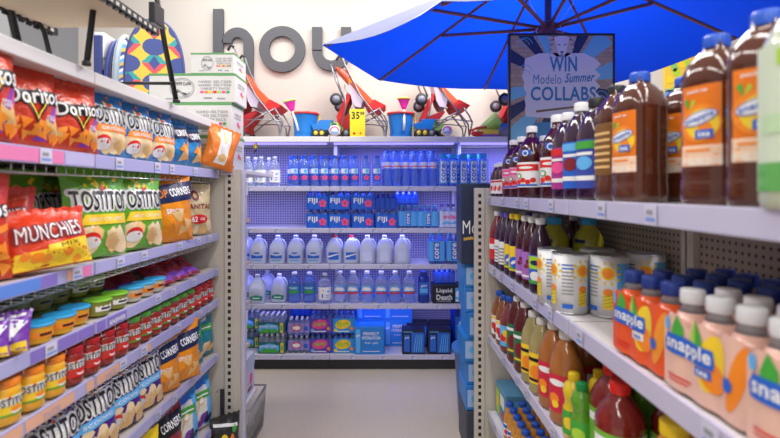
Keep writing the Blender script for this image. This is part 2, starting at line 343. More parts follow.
def big_bottle(kind):
    if kind in ('peach', 'peach_dark'):
        r, h = .062, .355; k = kind == 'peach'
        art = [(rect(-.04, .04, .083, .125), print_('print_peach_pale', (.88, .6, .42)), .0008), (rect(-.04, .04, .083, .1), print_('print_peach_paler', (.85, .72, .62)), .001)] + peach(.0, .17, .04) + leafs(-.022, .2, .014) + [(ell(0, .18, .034, .014, 20, .28), BLUE, .003), (ell(0, .18, .032, .0115, 20, .28), WHITE, .0036), (text('snapple', .056, .016, 0, .18, .03, 0, .28), BLUE, .0044), (text('peach tea', .04, .01, -.005, .236, .02), WHITE, .002), (rect(-.008, .026, .138, .156), BLUE, .0036), (text('tea', .024, .011, .009, .147, .03), WHITE, .0044), (rect(-.03, .02, .112, .117), ORA, .0016)]
        pr = [(r * .8, 0), (r * .95, .004), (r, .02), (r, .05), (r * .96, .058), (r, .068), (r * .97, .08), (r * .97, .25), (r, .256), (r * .98, .27), (r * .82, .295), (.034, .318), (.024, .326), (.022, .35)]
        return container('tea_jug', pr, TEA, (.026, .329, .356), CAPB, [('label', r * .975, .082, .248, 1.3, print_('print_peach_label', (.8, .19, .008)), [('artwork', art)])], 3.2)
    if kind == 'tea_dark':
        r, h = .06, .35
        pr = [(r * .8, 0), (r, .012), (r, .05), (r * .95, .07), (r * .95, .24), (r, .25), (r * .85, .285), (.03, .315), (.024, .322), (.022, .345)]
        return container('tea_jug', pr, TEA, (.026, .325, .35), CAPK, [('label', r * .957, .08, .235, 1.5, print_('print_brown_label', (.2, .09, .02)), [('artwork', [(rect(-.035, .035, .1 + .02 * i, .108 + .02 * i), CHIP, .001) for i in range(6)])])], 3.2)
    if kind in ('cranberry', 'cran_pink'):
        r, h = .054, .335; lab = WHITE if kind == 'cranberry' else print_('print_rose_label', (.75, .3, .5)); top = RED if kind == 'cranberry' else PINK
        art = [('artwork', [(rect(-.05, .05, .125, .155), top, .0012), (ell(0, .14, .03, .006), WHITE, .002)] + [(ell(-.03 + .02 * i, .075 + .008 * (i % 2), .011), RED, .0016) for i in range(4)] + [(ell(-.028, .102, .013), GRN, .0016), (ell(-.028, .102, .008), WHITE, .0022), (rect(-.045, .045, .056, .064), BLUE, .0014)])]
        return container('juice_bottle', std_prof(r, h, .017, .6), CRAN, (.021, .305, .335), CAPW, [('label', r * 1.012, .05, .165, 2.6, lab, art), ('neck_label', r * .985, .19, .222, .8, BLUE, [('artwork', [(ell(0, .206, .012, .014), WHITE, .002), (ell(0, .206, .008, .009), BLUE, .003)])])], 2.6)
    if kind in ('mag', 'bluefruit', 'bluegreen'):
        r, h = .052, .33; lab = {'mag': print_('print_plum', (.4, .03, .25)), 'bluefruit': BLUE, 'bluegreen': print_('print_indigo', (.04, .07, .4))}[kind]
        art = [('artwork', [(rect(-.04, .04, .165, .19), {'mag': RED, 'bluefruit': SKY, 'bluegreen': GRN}[kind], .0014), (ell(0, .12, .03, .022), {'mag': PINK, 'bluefruit': MAROON, 'bluegreen': SKY}[kind], .0014), (rect(-.035, .035, .065, .08), WHITE, .0014), (rect(-.03, .03, .145, .155), WHITE, .0016)])]
        return container('juice_bottle', std_prof(r, h, .018, .63), GRAPE, (.022, .3, .33), CAPK if kind == 'bluegreen' else CAPW, [('label', r * 1.012, .04, .195, 2.5, lab, art)], 3.)
    if kind == 'kid_red':
        r, h = .038, .2
        return container('juice_bottle', std_prof(r, h, .015, .6), CRAN, (.018, .178, .2), CAPW, [('label', r * 1.012, .02, .1, 3., WHITE, [('artwork', [(ell(-.012, .05, .009, .018, 12, -.3), RED, .0014), (ell(.014, .048, .011, .014), RED, .0014), (rect(-.03, .03, .085, .095), RED, .0014)])])])
    if kind in ('red_mix', 'dark_mix', 'yellow_mix', 'purple_mix', 'lime_mix'):
        r, h = .048, .325
        liq, cap, lab = {'red_mix': (ROSE, CAPW, RED), 'dark_mix': (GRAPE, CAPP, WHITE), 'yellow_mix': (GRAPE, CAPY, YEL), 'purple_mix': (CRAN, CAPW, print_('print_violet_label', (.4, .16, .55))), 'lime_mix': (GRAPE, CAPW, BLUE)}[kind]
        a = {'red_mix': [(rect(-.05, .05, .1, .13), WHITE, .0014)], 'dark_mix': [(rect(-.04, .04, .05 + .018 * i, .058 + .018 * i), GREY, .0012) for i in range(5)], 'yellow_mix': [(ell(.0, .085, .03, .028), BLUE, .0014), (ell(0, .085, .02, .008, 16, .5), WHITE, .002), (rect(-.04, .04, .05, .058), GRN, .0014)],
             'purple_mix': [(ell(0, .12, .01), MAROON, .0014), (ell(.012, .1, .011), MAROON, .0014), (ell(-.01, .1, .01), MAROON, .0014), (rect(-.045, .045, .05, .06), WHITE, .0014)], 'lime_mix': [(rect(-.05, .05, .105, .16), LIME, .0014), (ell(0, .075, .03, .02), WHITE, .0014), (rect(-.05, .05, .042, .056), GRN, .0016), (ell(0, .132, .026, .011), NAVY, .002)]}[kind]
        return container('juice_bottle', std_prof(r, h, .017, .62), liq, (.02, .297, .325), cap, [('label', r * 1.014, .04, .165, 2.7, lab, [('artwork', a)])])
    if kind == 'pineapple':
        r, h = .068, .33
        pr = [(r * .8, 0), (r, .015), (r, .2), (r * .97, .225), (r * .85, .25), (r * .6, .278), (.03, .295), (.028, .32)]
        return container('juice_bottle', pr, PINEA, (.034, .298, .33), CAPS, [('label', r * 1.012, .06, .18, 2.6, LIME, [('artwork', [(rect(-.06, .06, .14, .165), NAVY, .0014), (ell(0, .1, .03, .034), YEL, .0014)])]), ('shoulder_label', r * .985, .215, .232, .9, NAVY, [])])
    if kind == 'cider_blue':
        r, h = .058, .3
        return container('juice_bottle', std_prof(r, h, .022, .58), AMBER if False else FRUIT, (.027, .272, .3), CAPB, [('label', r * 1.012, .04, .15, 2.2, SKY, [('artwork', [(ell(-.02, .085, .02), RED, .0014), (ell(.015, .075, .02), ORA, .0014), (ell(.0, .11, .018), YEL, .0018), (ell(.03, .1, .012), GRN, .0016)])])])
    if kind == 'cider_brown':
        r, h = .05, .28
        return container('juice_bottle', std_prof(r, h, .02, .6), AMBER, (.025, .255, .28), CAPB, [('label', r * 1.012, .03, .14, 2.4, WHITE, [('artwork', [(ell(-.015, .08, .02), RED, .0014), (ell(.015, .1, .016), GRN, .0014), (rect(-.04, .04, .12, .135), YEL, .0014), (ell(.0, .055, .014), MAROON, .0014)])])])
    if kind == 'berry_green':
        r, h = .053, .335
        return container('juice_bottle', std_prof(r, h, .02, .68), liquid('berry_juice', (.1, .012, .012)), (.024, .308, .335), CAPW, [('label', r * 1.012, .05, .2, 2.2, print_('print_forest', (.03, .16, .07)), [('artwork', [(rect(-.04, .04, .165, .18), WHITE, .0014), (ell(0, .11, .024, .035), MAROON, .0014), (rect(-.03, .03, .06, .07), YEL, .0014)])])], 2.5)
    if kind == 'pale_yellow':
        r, h = .053, .325
        return container('juice_bottle', std_prof(r, h, .02, .66), PALE, (.024, .298, .325), CAPW, [('label', r * 1.012, .05, .18, 2.4, YEL, [('artwork', [(rect(-.04, .04, .145, .16), BLACK, .0014), (ell(0, .1, .028, .03), ORA, .0014), (rect(-.035, .035, .06, .072), BLACK, .0014)])])], 2.5)
    if kind == 'apple_red':
        r, h = .06, .345
        return container('juice_bottle', std_prof(r, h, .022, .64), APPLE, (.027, .315, .345), CAPW, [('label', r * 1.012, .05, .19, 2.9, print_('print_apple_red', (.62, .02, .06)), [('artwork', [(ell(-.02, .1, .02), ORA, .0014), (ell(-.015, .08, .014), YEL, .002), (ell(-.01, .16, .034, .012), WHITE, .0014), (rect(.04, .075, .07, .16), WHITE, .0014)] + [(rect(.044, .07, .08 + .012 * i, .084 + .012 * i), BLACK, .002) for i in range(6)])])], 2.4)
    if kind in ('lemon', 'lime'):
        r, h = .036, .2
        return container('citrus_juice_bottle', [(r * .8, 0), (r, .01), (r, .1), (r * .8, .12), (r * .85, .13), (r * 1.02, .16), (r * .8, .185), (.016, .195), (.016, .21)], LEM if kind == 'lemon' else LIMEJ, (.018, .195, .22), CAPY if kind == 'lemon' else CAPG, [('label', r * 1.02, .02, .1, 3.2, GRN, [('artwork', [(ell(0, .06, .024, .02), YEL if kind == 'lemon' else LIME, .0014)])])])
    if kind == 'veg':
        r, h = .07, .31
        pr = [(r * .8, 0), (r, .012), (r, .178), (r * .985, .185), (r, .192), (r * .96, .207), (r * .8, .232), (r * .55, .256), (.026, .272), (.023, .3)]
        return container('vegetable_juice_bottle', pr, VEG, (.028, .276, .31), CAPR, [('label', r * 1.012, .02, .175, None, print_('print_leaf_green', (.17, .45, .04)), [('artwork', [(rect(-.06, .06, .135, .16), WHITE, .0014), (ell(-.02, .06, .022), RED, .0014), (ell(.025, .055, .018), ORA, .0014), (rect(.07, .11, .03, .11), WHITE, .0014)])])])
    if kind == 'orange':
        r, h = .068, .33
        return container('juice_bottle', [(r * .8, 0), (r, .012), (r, .17), (r * .97, .2), (r * .8, .245), (r * .5, .28), (.026, .292), (.026, .32)], OJ, (.031, .292, .33), CAPY, [('label', r * 1.012, .03, .15, 2.6, WHITE, [('artwork', [(ell(0, .09, .035), ORA, .0014)])])])
    if kind == 'apple_small':
        r, h = .033, .2
        return container('juice_bottle', std_prof(r, h, .016, .6), AMBER2, (.02, .178, .2), CAPB, [('label', r * 1.012, .03, .095, 2.8, WHITE, [('artwork', [(rect(-.03, .03, .07, .088), BLUE, .0014), (ell(0, .05, .014), RED, .0014)])])])
    if kind == 'aloe':
        r, h = .07, .36
        return container('drink_bottle', std_prof(r, h, .02, .68), liquid('aloe_drink', (.5, .56, .42)), (.024, .33, .36), CAPW, [('label', r * 1.012, .03, .26, 2.8, print_('print_pale_mint', (.6, .7, .54)), [('artwork', [(rect(-.09, .09, .03, .075), print_('print_sage', (.12, .4, .1)), .0014), (rect(-.05, .0, .225, .25), LIME, .0014), (rect(-.08, .08, .12, .15), print_('print_mint', (.5, .68, .42)), .0014), (ell(-.03, .1, .012), RED, .0018)])])])
AMBER2 = liquid('golden_juice', (.55, .24, .03))

def juice_can(kind):
    root = empty('juice_can'); r, h = .064, .215
    MB().lathe([(r, .004), (r, h - .004)], 28).build('body', print_('print_can_white', (.72, .74, .76)), root)
    met = M('tin', (.6, .6, .62), .3, 1.)
    for z in (.0, h - .005): MB().lathe([(r * .96, z), (r * 1.015, z + .001), (r * 1.015, z + .004), (r * .97, z + .005), (0, z + .0045)], 28).build('rim', met, root)
    P = wrapmap(r); ms = [YEL, ORA, GRN, BLUE, SKY, GREY]; mb = MB()
    for c in (-.052, .062):
        mb.skin(ell(c, .155, .024), P, .002, 0); mb.skin(ell(c, .155, .017), P, .003, 1)
        for i in range(10): a = i * 2 * PI / 10; mb.skin(ell(c + .036 * math.cos(a), .155 + .036 * math.sin(a), .007, .004, 8, a), P, .002, 0)
        mb.skin(rect(c - .016, c + .016, .03, .085), P, .002, 0); mb.skin(ell(c, .09, .016, .012), P, .0025, 1)
        for i in range(4): mb.skin(poly([(c - .016, .035 + .012 * i), (c + .016, .045 + .012 * i), (c + .016, .047 + .012 * i), (c - .016, .037 + .012 * i)]), P, .003, 2)
    for i in range(9): mb.skin(rect(-.012, .028, .07 + .013 * i, .075 + .013 * i), P, .002, 3 if i > 6 else 5)
    mb.skin(rect(-.01, .026, .02, .036), P, .002, 3); mb.build('artwork', ms, root); MB().skin(rect(.09, .15, .02, .19), P, .0015, 0).build('side_panel', SKY, root)
    return root
def dip_jar(kind):
    liq = {'queso': liquid('cheese_dip', (.8, .4, .02)), 'salsa': liquid('salsa', (.28, .02, .012)), 'mild': liquid('salsa', (.28, .02, .012))}[kind]
    cap = {'queso': M('cap_orange', (.85, .24, .02), .35, var=0), 'salsa': M('cap_crimson', (.45, .015, .02), .35, var=0), 'mild': M('cap_leaf', (.08, .33, .03), .35, var=0)}[kind]
    lab = {'queso': YEL, 'salsa': print_('print_salsa_label', (.6, .04, .03)), 'mild': print_('print_mild_label', (.5, .06, .02))}[kind]
    r = .038
    a = [*outl('TOSTITOS', .086, 0, .073, WHITE, BLACK, h=.023, e=.001), (ell(0, .073 + .013, .003), RED, .0026)]
    a += [(ell(.016, .044, .014, .009), WHITE, .0014), (ell(.016, .049, .014, .007), RED if kind != 'queso' else ORA, .002), (rect(-.04, .04, .03, .036), GRN if kind != 'salsa' else RED, .0014)]
    return container('dip_jar', [(r * .85, 0), (r, .008), (r * .97, .03), (r * .97, .09), (r, .1), (r * .9, .11), (r * .82, .116)], liq, (r * .93, .114, .136), cap, [('label', r * .985, .03, .09, 2.7, lab, [('artwork', a)])], n=20)
def dip_cup(kind):
    root = empty('dip_cup'); r = .046
    bc, lc, lab = {'bean': ((.24, .22, .06), (.05, .15, .03), LIME), 'lime': ((.28, .3, .05), (.22, .55, .04), WHITE), 'cheese': ((.8, .42, .02), (.03, .36, .72), ORA), 'cream': ((.62, .6, .5), (.05, .42, .75), ORA)}[kind]
    MB().lathe([(r * .8, 0), (r * .82, .003), (r * .98, .05), (r * 1.0, .052)], 22).build('cup', M('cup_' + kind, bc, .35), root)
    MB().lathe([(r * 1.06, .052), (r * 1.06, .057), (r * 1.0, .06), (r * .9, .058), (0, .058)], 22).build('lid', M('lid_' + kind, lc, .3), root)
    mb = MB(); mb.skin(rect(-.04, .04, .018, .038), lambda u, v, e: Vector(((r * .9 + e) * math.sin(u / r), -(r * .9 + e) * math.cos(u / r), v)), .002, 0); mb.skin(rect(-.02, .02, .024, .032), lambda u, v, e: Vector(((r * .9 + e) * math.sin(u / r), -(r * .9 + e) * math.cos(u / r), v)), .003, 1)
    mb.build('label', [lab if kind != 'bean' else MATS['cup_bean'], BLACK], root); return root

# ---- water ----------------------------------------------------------------------
WATER = M('clear_water_plastic', (.8, .88, 1.), .06, trans=.85, ior=1.33, var=0); WATERB = M('blue_water_plastic', (.28, .46, .92), .06, trans=.75, ior=1.33, var=0)
JUG = M('milky_jug_plastic', (.68, .73, .9), .35, trans=.25, sss=.3, var=.02); DEEPB = M('deep_blue_plastic', (.01, .05, .42), .12, trans=.3, var=0); SHRINK = M('blue_shrink_wrap', (.015, .08, .5), .22, coat=.5, bump=.4, bscale=30)
def water_bottle(kind):
    if kind == 'clear':
        r, h = .052, .29
        return container('water_bottle', std_prof(r, h, .016, .64), WATER, (.019, .268, .29), CAPW, [('label', r * 1.01, .04, .16, 2.9, WHITE, [('artwork', [(rect(-.03, -.02, .06, .1), BLUE, .0014), (ell(.02, .12, .01), SKY, .0014), (ell(-.02, .13, .006), RED, .0014), (rect(.0, .03, .06, .066), BLUE, .0014), (rect(.0, .03, .08, .086), BLUE, .0014)])])], 2.6)
    if kind == 'flower':
        r, h = .0385, .3
        return container('water_bottle', [(r * .9, 0), (r, .01), (r, .19), (r * .96, .205), (r * .7, .24), (.018, .262), (.015, .27), (.015, .285)], WATERB, (.019, .272, .3), CAPB, [('label', r * 1.01, .05, .18, 1.9, print_('print_azure', (.01, .12, .62)), [('artwork', flower(.004, .085, .024) + [(rect(-.03, .03, .125, .172), print_('print_ice', (.55, .68, .9)), .0012), (rect(-.028, -.012, .13, .165), WHITE, .0018), (ell(.012, .15, .012, .02), SKY, .0018)])])], 4.)
    if kind == 'alpine':
        r, h = .036, .345
        return container('water_bottle', std_prof(r, h, .015, .7, .05), WATERB, (.019, .325, .345), CAPB, [('label', r * 1.01, .17, .235, None, print_('print_pale_blue', (.6, .65, .9)), [('artwork', [(rect(-.05, .05, .19, .2), RED, .0014), (rect(-.05, .05, .172, .176), BLUE, .0014)])])])
    if kind == 'core':
        r, h = .045, .315
        return container('water_bottle', [(r * .8, 0), (r, .01), (r * .97, .1), (r, .2), (r * .97, .26), (r * .7, .27), (r * .68, .285)], WATERB, (r * .82, .272, .315), CAPS, [('label', r * 1.01, .03, .25, 1.9, print_('print_bright_azure', (.1, .4, .85)), [('artwork', [(rect(-.026, .026, .04, .24), WHITE, .001), (text('core', .16, .04, 0, .135, .05, 0, 0, True), BLUE, .002), (ring(0, .225, .012, .012, .004), BLUE, .002)])])])
    if kind == 'spring':
        r, h = .062, .29
        return container('water_bottle', std_prof(r, h, .02, .62), WATERB, (.024, .266, .29), CAPW, [('label', r * 1.01, .09, .165, None, print_('print_spring_blue', (.02, .25, .55)), [('artwork', [(poly([(-.06, .095), (.06, .095), (.04, .12), (.0, .108), (-.03, .125)]), GRN, .0014), (text('POLAND', .08, .018, 0, .145, .04), WHITE, .002)])])])
    if kind == 'banded':
        r, h = .06, .3
        return container('water_bottle', std_prof(r, h, .02, .66, .03), WATER, (.024, .276, .3), CAPW, [('label', r * 1.01, .09, .165, None, print_('print_ice_blue', (.2, .42, .8)), [('artwork', [(rect(-.07, .07, .09, .106), RED, .0014), (poly([(-.06, .12), (.06, .12), (.03, .15), (0, .13), (-.03, .155)]), WHITE, .0014), (text('CRYSTAL', .07, .014, 0, .114, .03), BLUE, .002)])])])
    if kind == 'tall_blue':
        r, h = .055, .3
        return container('water_bottle', [(r * .8, 0), (r, .01), (r, .23), (r * .85, .25), (.03, .262), (.028, .28)], DEEPB, (.034, .262, .3), CAPN, [('label', r * 1.01, .08, .2, 1.8, BLUE, [('artwork', [(rect(-.035, .035, .1, .14), SKY, .0014), (text('pH', .045, .03, 0, .165, .04), WHITE, .0014)])])], 3.)
def flower(x, z, r):
    L = []
    for i in range(5): a = PI / 2 + i * 2 * PI / 5; L.append((ell(x + r * .55 * math.cos(a), z + r * .55 * math.sin(a), r * .55, r * .45, 12, a), PINK, .002 + .0002 * i))
    return L + [(ell(x, z, r * .3), MAROON, .0034), (ell(x + r * .1, z, r * .12), YEL, .004)]
def water_jug(kind):
    root = empty('water_jug'); r, h = .078, .27
    pr = [(r * .85, 0), (r, .012), (r, .13), (r * .97, .155), (r * .8, .19), (r * .55, .222), (.024, .24), (.02, .244), (.02, .255)]
    MB().lathe(pr, 28, 0, e=3.6).build('body', JUG, root)
    MB().lathe([(.023, .248), (.023, .268), (.02, .27), (0, .27)], 18).build('cap', {'red': CAPR}.get(kind, CAPW if kind != 'clear' else CAPW), root)
    MB().tube([(.03, -.012, .232), (.055, -.018, .222), (.075, -.02, .19), (.078, -.02, .155), (.07, -.018, .125)], .011, 10).build('handle', JUG, root)
    P = wrapmap(r, 3.6)
    col = {'wave': BLUE, 'red': BLUE, 'drop': SKY, 'leaf': print_('print_deep_green', (.02, .25, .16)), 'clear': WHITE}[kind]
    mb = MB()
    if kind == 'wave': its = [(poly([(-.05, .055), (.05, .055), (.05, .085), (.0, .075), (-.05, .09)]), 0), (ell(.0, .105, .03, .007), 0), (rect(-.04, .04, .03, .04), 2)]
    elif kind == 'red': its = [(rect(-.045, .045, .04, .11), 0), (poly([(-.045, .06), (.045, .09), (.045, .1), (-.045, .075)]), 1)]
    elif kind == 'drop': its = [(rect(-.04, .04, .03, .12), 1), (ring(0, .085, .02, .02, .007), 0), (rect(-.03, .03, .04, .05), 0)]
    elif kind == 'leaf': its = [(poly([(-.05, .04), (.05, .03), (.055, .07), (.0, .085), (-.055, .07)]), 0), (rect(-.03, .03, .05, .06), 1)]
    else: its = [(rect(-.05, .05, .09, .15), 0), (rect(-.03, .03, .11, .12), 2)]
    for g, i in its: mb.skin(g, P, .0015 + .001 * (i == 1), i)
    mb.build('label', [col, WHITE if kind != 'drop' else print_('print_pale_blue', (.6, .65, .9)), SKY], root); return root

# ---- packs: several bottles in printed film ------------------------------------------
def pack(name, nx, ny, r, h, mat, film, z0, z1, art, capm=None, filmw=.97):
    root = empty(name); pb = MB().lathe([(r * .8, 0), (r * .96, .006), (r * .96, h * .66), (r * .7, h * .8), (r * .36, h * .9), (r * .36, h * .93)], 14)
    first = None
    for i in range(nx):
        for j in range(ny):
            loc = ((i - (nx - 1) / 2) * 2 * r, (j - (ny - 1) / 2) * 2 * r, 0)
            if first is None:
                first = pb.build('bottle', mat, root, loc); cp = MB().lathe([(r * .42, h * .9), (r * .42, h * .985), (r * .38, h), (0, h)], 14).build('cap', capm or CAPW, first)
            else:
                o = first.copy(); C.objects.link(o); o.location = loc; o.parent = root; c = cp.copy(); C.objects.link(c); c.parent = o
    W, D = nx * r, ny * r
    def P(u, v, eps):     # scalloped front of the film
        ph = (u / (2 * r) + nx / 2) * 2 * PI; return Vector((u, -D - .002 - eps + .006 * (1 + math.cos(ph)) / 2, v))
    mb = MB(); N = nx * 8; vs = []; fs = []
    loop = [(-W + 2 * W * i / N, P(-W + 2 * W * i / N, 0, 0).y) for i in range(N + 1)]
    loop += [(W + .002, y) for y in (-D + .01, D - .01)] + [(x, -y) for x, y in loop[::-1]] + [(-W - .002, y) for y in (D - .01, -D + .01)]
    n = len(loop); zs = [z0, (z0 + z1) / 2, z1]
    for z in zs: vs += [(x, y, z) for x, y in loop]
    for k in range(2):
        for i in range(n): fs.append([k * n + i, k * n + (i + 1) % n, (k + 1) * n + (i + 1) % n, (k + 1) * n + i])
    mb.add(vs, fs, 0, True)
    f = mb.build('film', film, root)
    m2 = MB(); mm = []
    for g, m, e in art:
        if m not in mm: mm.append(m)
        m2.skin(g, P, e, mm.index(m), .02)
    if art: m2.build('artwork', mm, f)
    return root
def drink_pack(kind):
    if kind == 'fiji': return pack('water_bottle_pack', 3, 2, .034, .175, WATERB, print_('print_azure', (.01, .12, .62)), .004, .135, [(text('FIJI', .09, .06, -.04, .08, .05), WHITE, .003)] + [(g, m, e + .001) for g, m, e in flower(.055, .06, .036)], CAPB)
    if kind == 'core_pack': return pack('water_bottle_pack', 3, 2, .032, .215, WATERB, print_('print_bright_azure', (.1, .4, .85)), .02, .16, [(rect(-.022, .022, .03, .15), BLUE, .002), (text('core', .1, .03, 0, .09, .05, 0, 0, True), WHITE, .003)], CAPS)
    if kind == 'core_big': return pack('water_bottle_pack', 2, 2, .037, .3, WATERB, print_('print_bright_azure', (.1, .4, .85)), .03, .22, [(rect(-.03, .03, .04, .21), BLUE, .002), (text('core', .15, .042, 0, .125, .05, 0, 0, True), WHITE, .003)], CAPS)
    if kind == 'evian': return pack('water_bottle_pack', 4, 2, .027, .23, WATER, print_('print_pale_blue', (.6, .65, .9)), .01, .16, [(text('evian', .15, .045, 0, .11, .05), PINK, .003), (poly([(-.1, .04), (-.04, .07), (0, .05), (.06, .075), (.1, .04)]), SKY, .002)], CAPP)
    if kind == 'dark': return pack('water_bottle_pack', 4, 2, .026, .15, DEEPB, SHRINK, .004, .11, [], CAPN)
    if kind == 'dark_tall': return pack('water_bottle_pack', 4, 2, .028, .15, DEEPB, SHRINK, .004, .09, [(rect(-.1, .1, .02, .05), BLUE, .002)], CAPN)
    if kind == 'spring': return pack('water_bottle_pack', 5, 3, .026, .185, WATER, print_('print_spring_green', (.01, .14, .16)), .004, .11, [(poly([(-.12, .03), (.07, .03), (.07, .08), (-.02, .1), (-.12, .075)]), SKY, .002), (poly([(-.12, .012), (.07, .012), (.05, .045), (-.02, .03), (-.08, .05)]), GRN, .003), (text('POLAND SPRING', .16, .016, -.03, .072, .03), WHITE, .004), (rect(.085, .115, .01, .105), YEL, .003), (rect(.092, .108, .03, .08), GRN, .004)], CAPW)
    if kind == 'splash': return pack('water_bottle_pack', 4, 2, .026, .165, WATER, print_('print_soft_violet', (.3, .25, .62)), .03, .12, [(ell(-.02, .075, .05, .03), RED, .002), (ell(-.02, .075, .04, .02), WHITE, .003), (rect(.05, .09, .05, .09), BLUE, .002)], CAPW)
    if kind in ('kids_purple', 'kids_yellow'):
        film = print_('print_kid_violet', (.12, .06, .45)) if kind == 'kids_purple' else print_('print_kid_blue', (.02, .3, .75))
        a = [(ell(-.01, .085, .075, .045, 22, .15), YEL if kind == 'kids_yellow' else PINK, .002)] + [(text('Hugs', .11, .055, -.01, .085, .09, .1, .12), BLACK, .003), (text('Hugs', .105, .05, -.01, .085, .03, .1, .12), LIME, .004), (ell(.075, .045, .018), ORA, .003), (ell(-.08, .03, .018, .014), SKY if kind == 'kids_purple' else YEL, .003), (rect(-.09, .05, .012, .022), WHITE, .002)]
        return pack('drink_bottle_pack', 4, 2, .027, .19, WATERB, film, .004, .14, a, CAPB)
    if kind in ('snap_orange', 'snap_pink'):
        liq = PEACH if kind == 'snap_orange' else PINKT
        root = empty('iced_tea_pack'); r = .04; h = .262; NECK = M('clear_neck_plastic', (.5, .5, .52), .12, trans=.5, ior=1.3, var=0)
        pr = [(r * .8, 0), (r * .97, .006), (r * .97, .05), (r * .93, .06), (r * .97, .07), (r * .97, .16), (r * .9, .18), (r * .7, .205), (r * .5, .222), (r * .48, .245)]
        first = None
        for i in range(3):
            for j in range(2):
                loc = ((i - 1) * 2 * r, (j - .5) * 2 * r, 0)
                if first is None: first = MB().lathe(pr[:8], 18).build('bottle', liq, root, loc); nk = MB().lathe([(a * .995, z) for a, z in pr[7:]], 18).build('neck', NECK, first); cp = MB().lathe([(r * .6, .226), (r * .62, .228), (r * .62, .258), (r * .56, h), (0, h)], 18).build('cap', CAPN if kind == 'snap_orange' else CAPW, first)
                else:
                    o = first.copy(); C.objects.link(o); o.location = loc; o.parent = root; c = cp.copy(); C.objects.link(c); c.parent = o; c = nk.copy(); C.objects.link(c); c.parent = o
        def P(u, v, eps):
            ph = (u / (2 * r) + 1.5) * 2 * PI; return Vector((u, -2 * r - .002 - eps + .005 * (1 + math.cos(ph)) / 2, v))
        base = print_('print_film_orange', (.82, .1, .02)) if kind == 'snap_orange' else print_('print_film_blush', (.8, .5, .4))
        mb = MB(); mb.skin(poly([(-3 * r, .01), (3 * r, .01), (3 * r, .17), (2.4 * r, .2), (1.6 * r, .2), (1.1 * r, .175), (.9 * r, .175), (.4 * r, .2), (-.4 * r, .2), (-.9 * r, .175), (-1.1 * r, .175), (-1.6 * r, .2), (-2.4 * r, .2), (-3 * r, .17)]), P, .001, 0, .015); f = mb.build('film', base, root)
        a = [(ell(.03, .115, .034, .07, 20, -.2), YEL, .002), (ell(.035, .085, .03, .035), ORA, .0026), (ell(.095, .11, .018, .08, 18, -.25), CHIPO if kind == 'snap_orange' else ORA, .0018)]
        a += [(poly([(-.085, .12), (-.05, .12), (-.052, .17), (-.07, .2), (-.085, .16)]), GRN, .003), (poly([(-.03, .12), (.008, .13), (.006, .17), (-.012, .205), (-.03, .165)]), LIME, .003), (poly([(-.012, .12), (.008, .13), (.006, .17), (-.012, .205)]), GRN, .0034)]
        a += [(poly([(-.108, .1), (.034, .1), (.038, .118), (.034, .146), (-.1, .15), (-.112, .125)]), BLUE, .004), (text('snapple', .132, .044, -.036, .124, .07), WHITE, .0048), (rect(-.012, .03, .076, .097), BLUE if kind != 'snap_orange' else WHITE, .004), (text('tea', .028, .013, .009, .087, .03), WHITE if kind != 'snap_orange' else BLUE, .005), (ell(.075, .09, .012, .016), BLUE, .004), (ell(-.104, .17, .01, .018), SKY, .003), (rect(-.1, -.03, .04, .045), RED, .003), (rect(-.1, -.04, .03, .034), RED, .003)]
        m2 = MB(); mm = []
        for g, m, e in a:
            if m not in mm: mm.append(m)
            m2.skin(g, P, e, mm.index(m), .015)
        m2.build('artwork', mm, f); return root

# ---- cartons --------------------------------------------------------------------------
def carton(name, w, d, h, mat, art=(), side_art=(), top=None, seam=True):
    root = empty(name); MB().box(-w / 2, w / 2, -d / 2, d / 2, 0, h, 0, min(w, d, h) * .03).build('box_body', mat, root)
    def addart(pn, art, P):
        mm = []; mb = MB()
        for g, m, e in art:
            if m not in mm: mm.append(m)
            mb.skin(g, P, e, mm.index(m), .1)
        if art: mb.build(pn, mm, root)
    addart('front_print', art, lambda u, v, e: Vector((u, -d / 2 - e, v)))
    addart('side_print', side_art, lambda u, v, e: Vector((w / 2 + e, u, v)))
    if top: MB().box(-w / 2 - .0015, w / 2 + .0015, -d / 2 - .0015, d / 2 + .0015, h - .014, h + .001, 0, .002).build('top_flap', top, root)
    elif seam: MB().box(-w / 2 + .01, w / 2 - .01, -.012, .012, h - .001, h + .0012, 0).build('seam_tape', mat, root)
    return root
# ================================================================== the shop
WALL = M('wall_paint', (.58, .54, .5), .7, bump=.05, bscale=60, var=.02, vscale=2); WALLG = M('wall_paint_grey', (.58, .58, .62), .7, var=.02, vscale=2)
STEEL = M('shelf_enamel', (.56, .52, .47), .4, var=.03); DECK = M('shelf_deck_white', (.7, .68, .68), .35, var=.03); RAIL = M('rail_plastic', (.42, .41, .68), .3, coat=.3, var=.04)
RAILB = M('rail_plastic_pale', (.55, .53, .7), .3, coat=.3, var=.04); WIRE = M('chrome_wire', (.62, .62, .64), .25, .9); DARK = M('dark_slot', (.012, .012, .015), .6, var=0); KICK = M('kick_black', (.025, .025, .03), .45)
PEG = pegboard('pegboard_tan', (.36, .31, .26), (.05, .04, .035)); PEGW = pegboard('pegboard_white', (.5, .47, .62), (.06, .05, .14), hr=.1); TAGW = print_('tag_paper', (.62, .61, .76)); TAGB = print_('tag_blue', (.2, .32, .7)); LILACP = print_('strip_lilac', (.5, .46, .74)); PINKP = print_('strip_pink', (.78, .22, .45)); BLUEP = print_('strip_blue', (.12, .25, .72)); PURPP = print_('strip_purple', (.24, .17, .55)); ORAP = print_('strip_peach', (.75, .42, .28)); MAUVE = print_('strip_mauve', (.5, .38, .5))

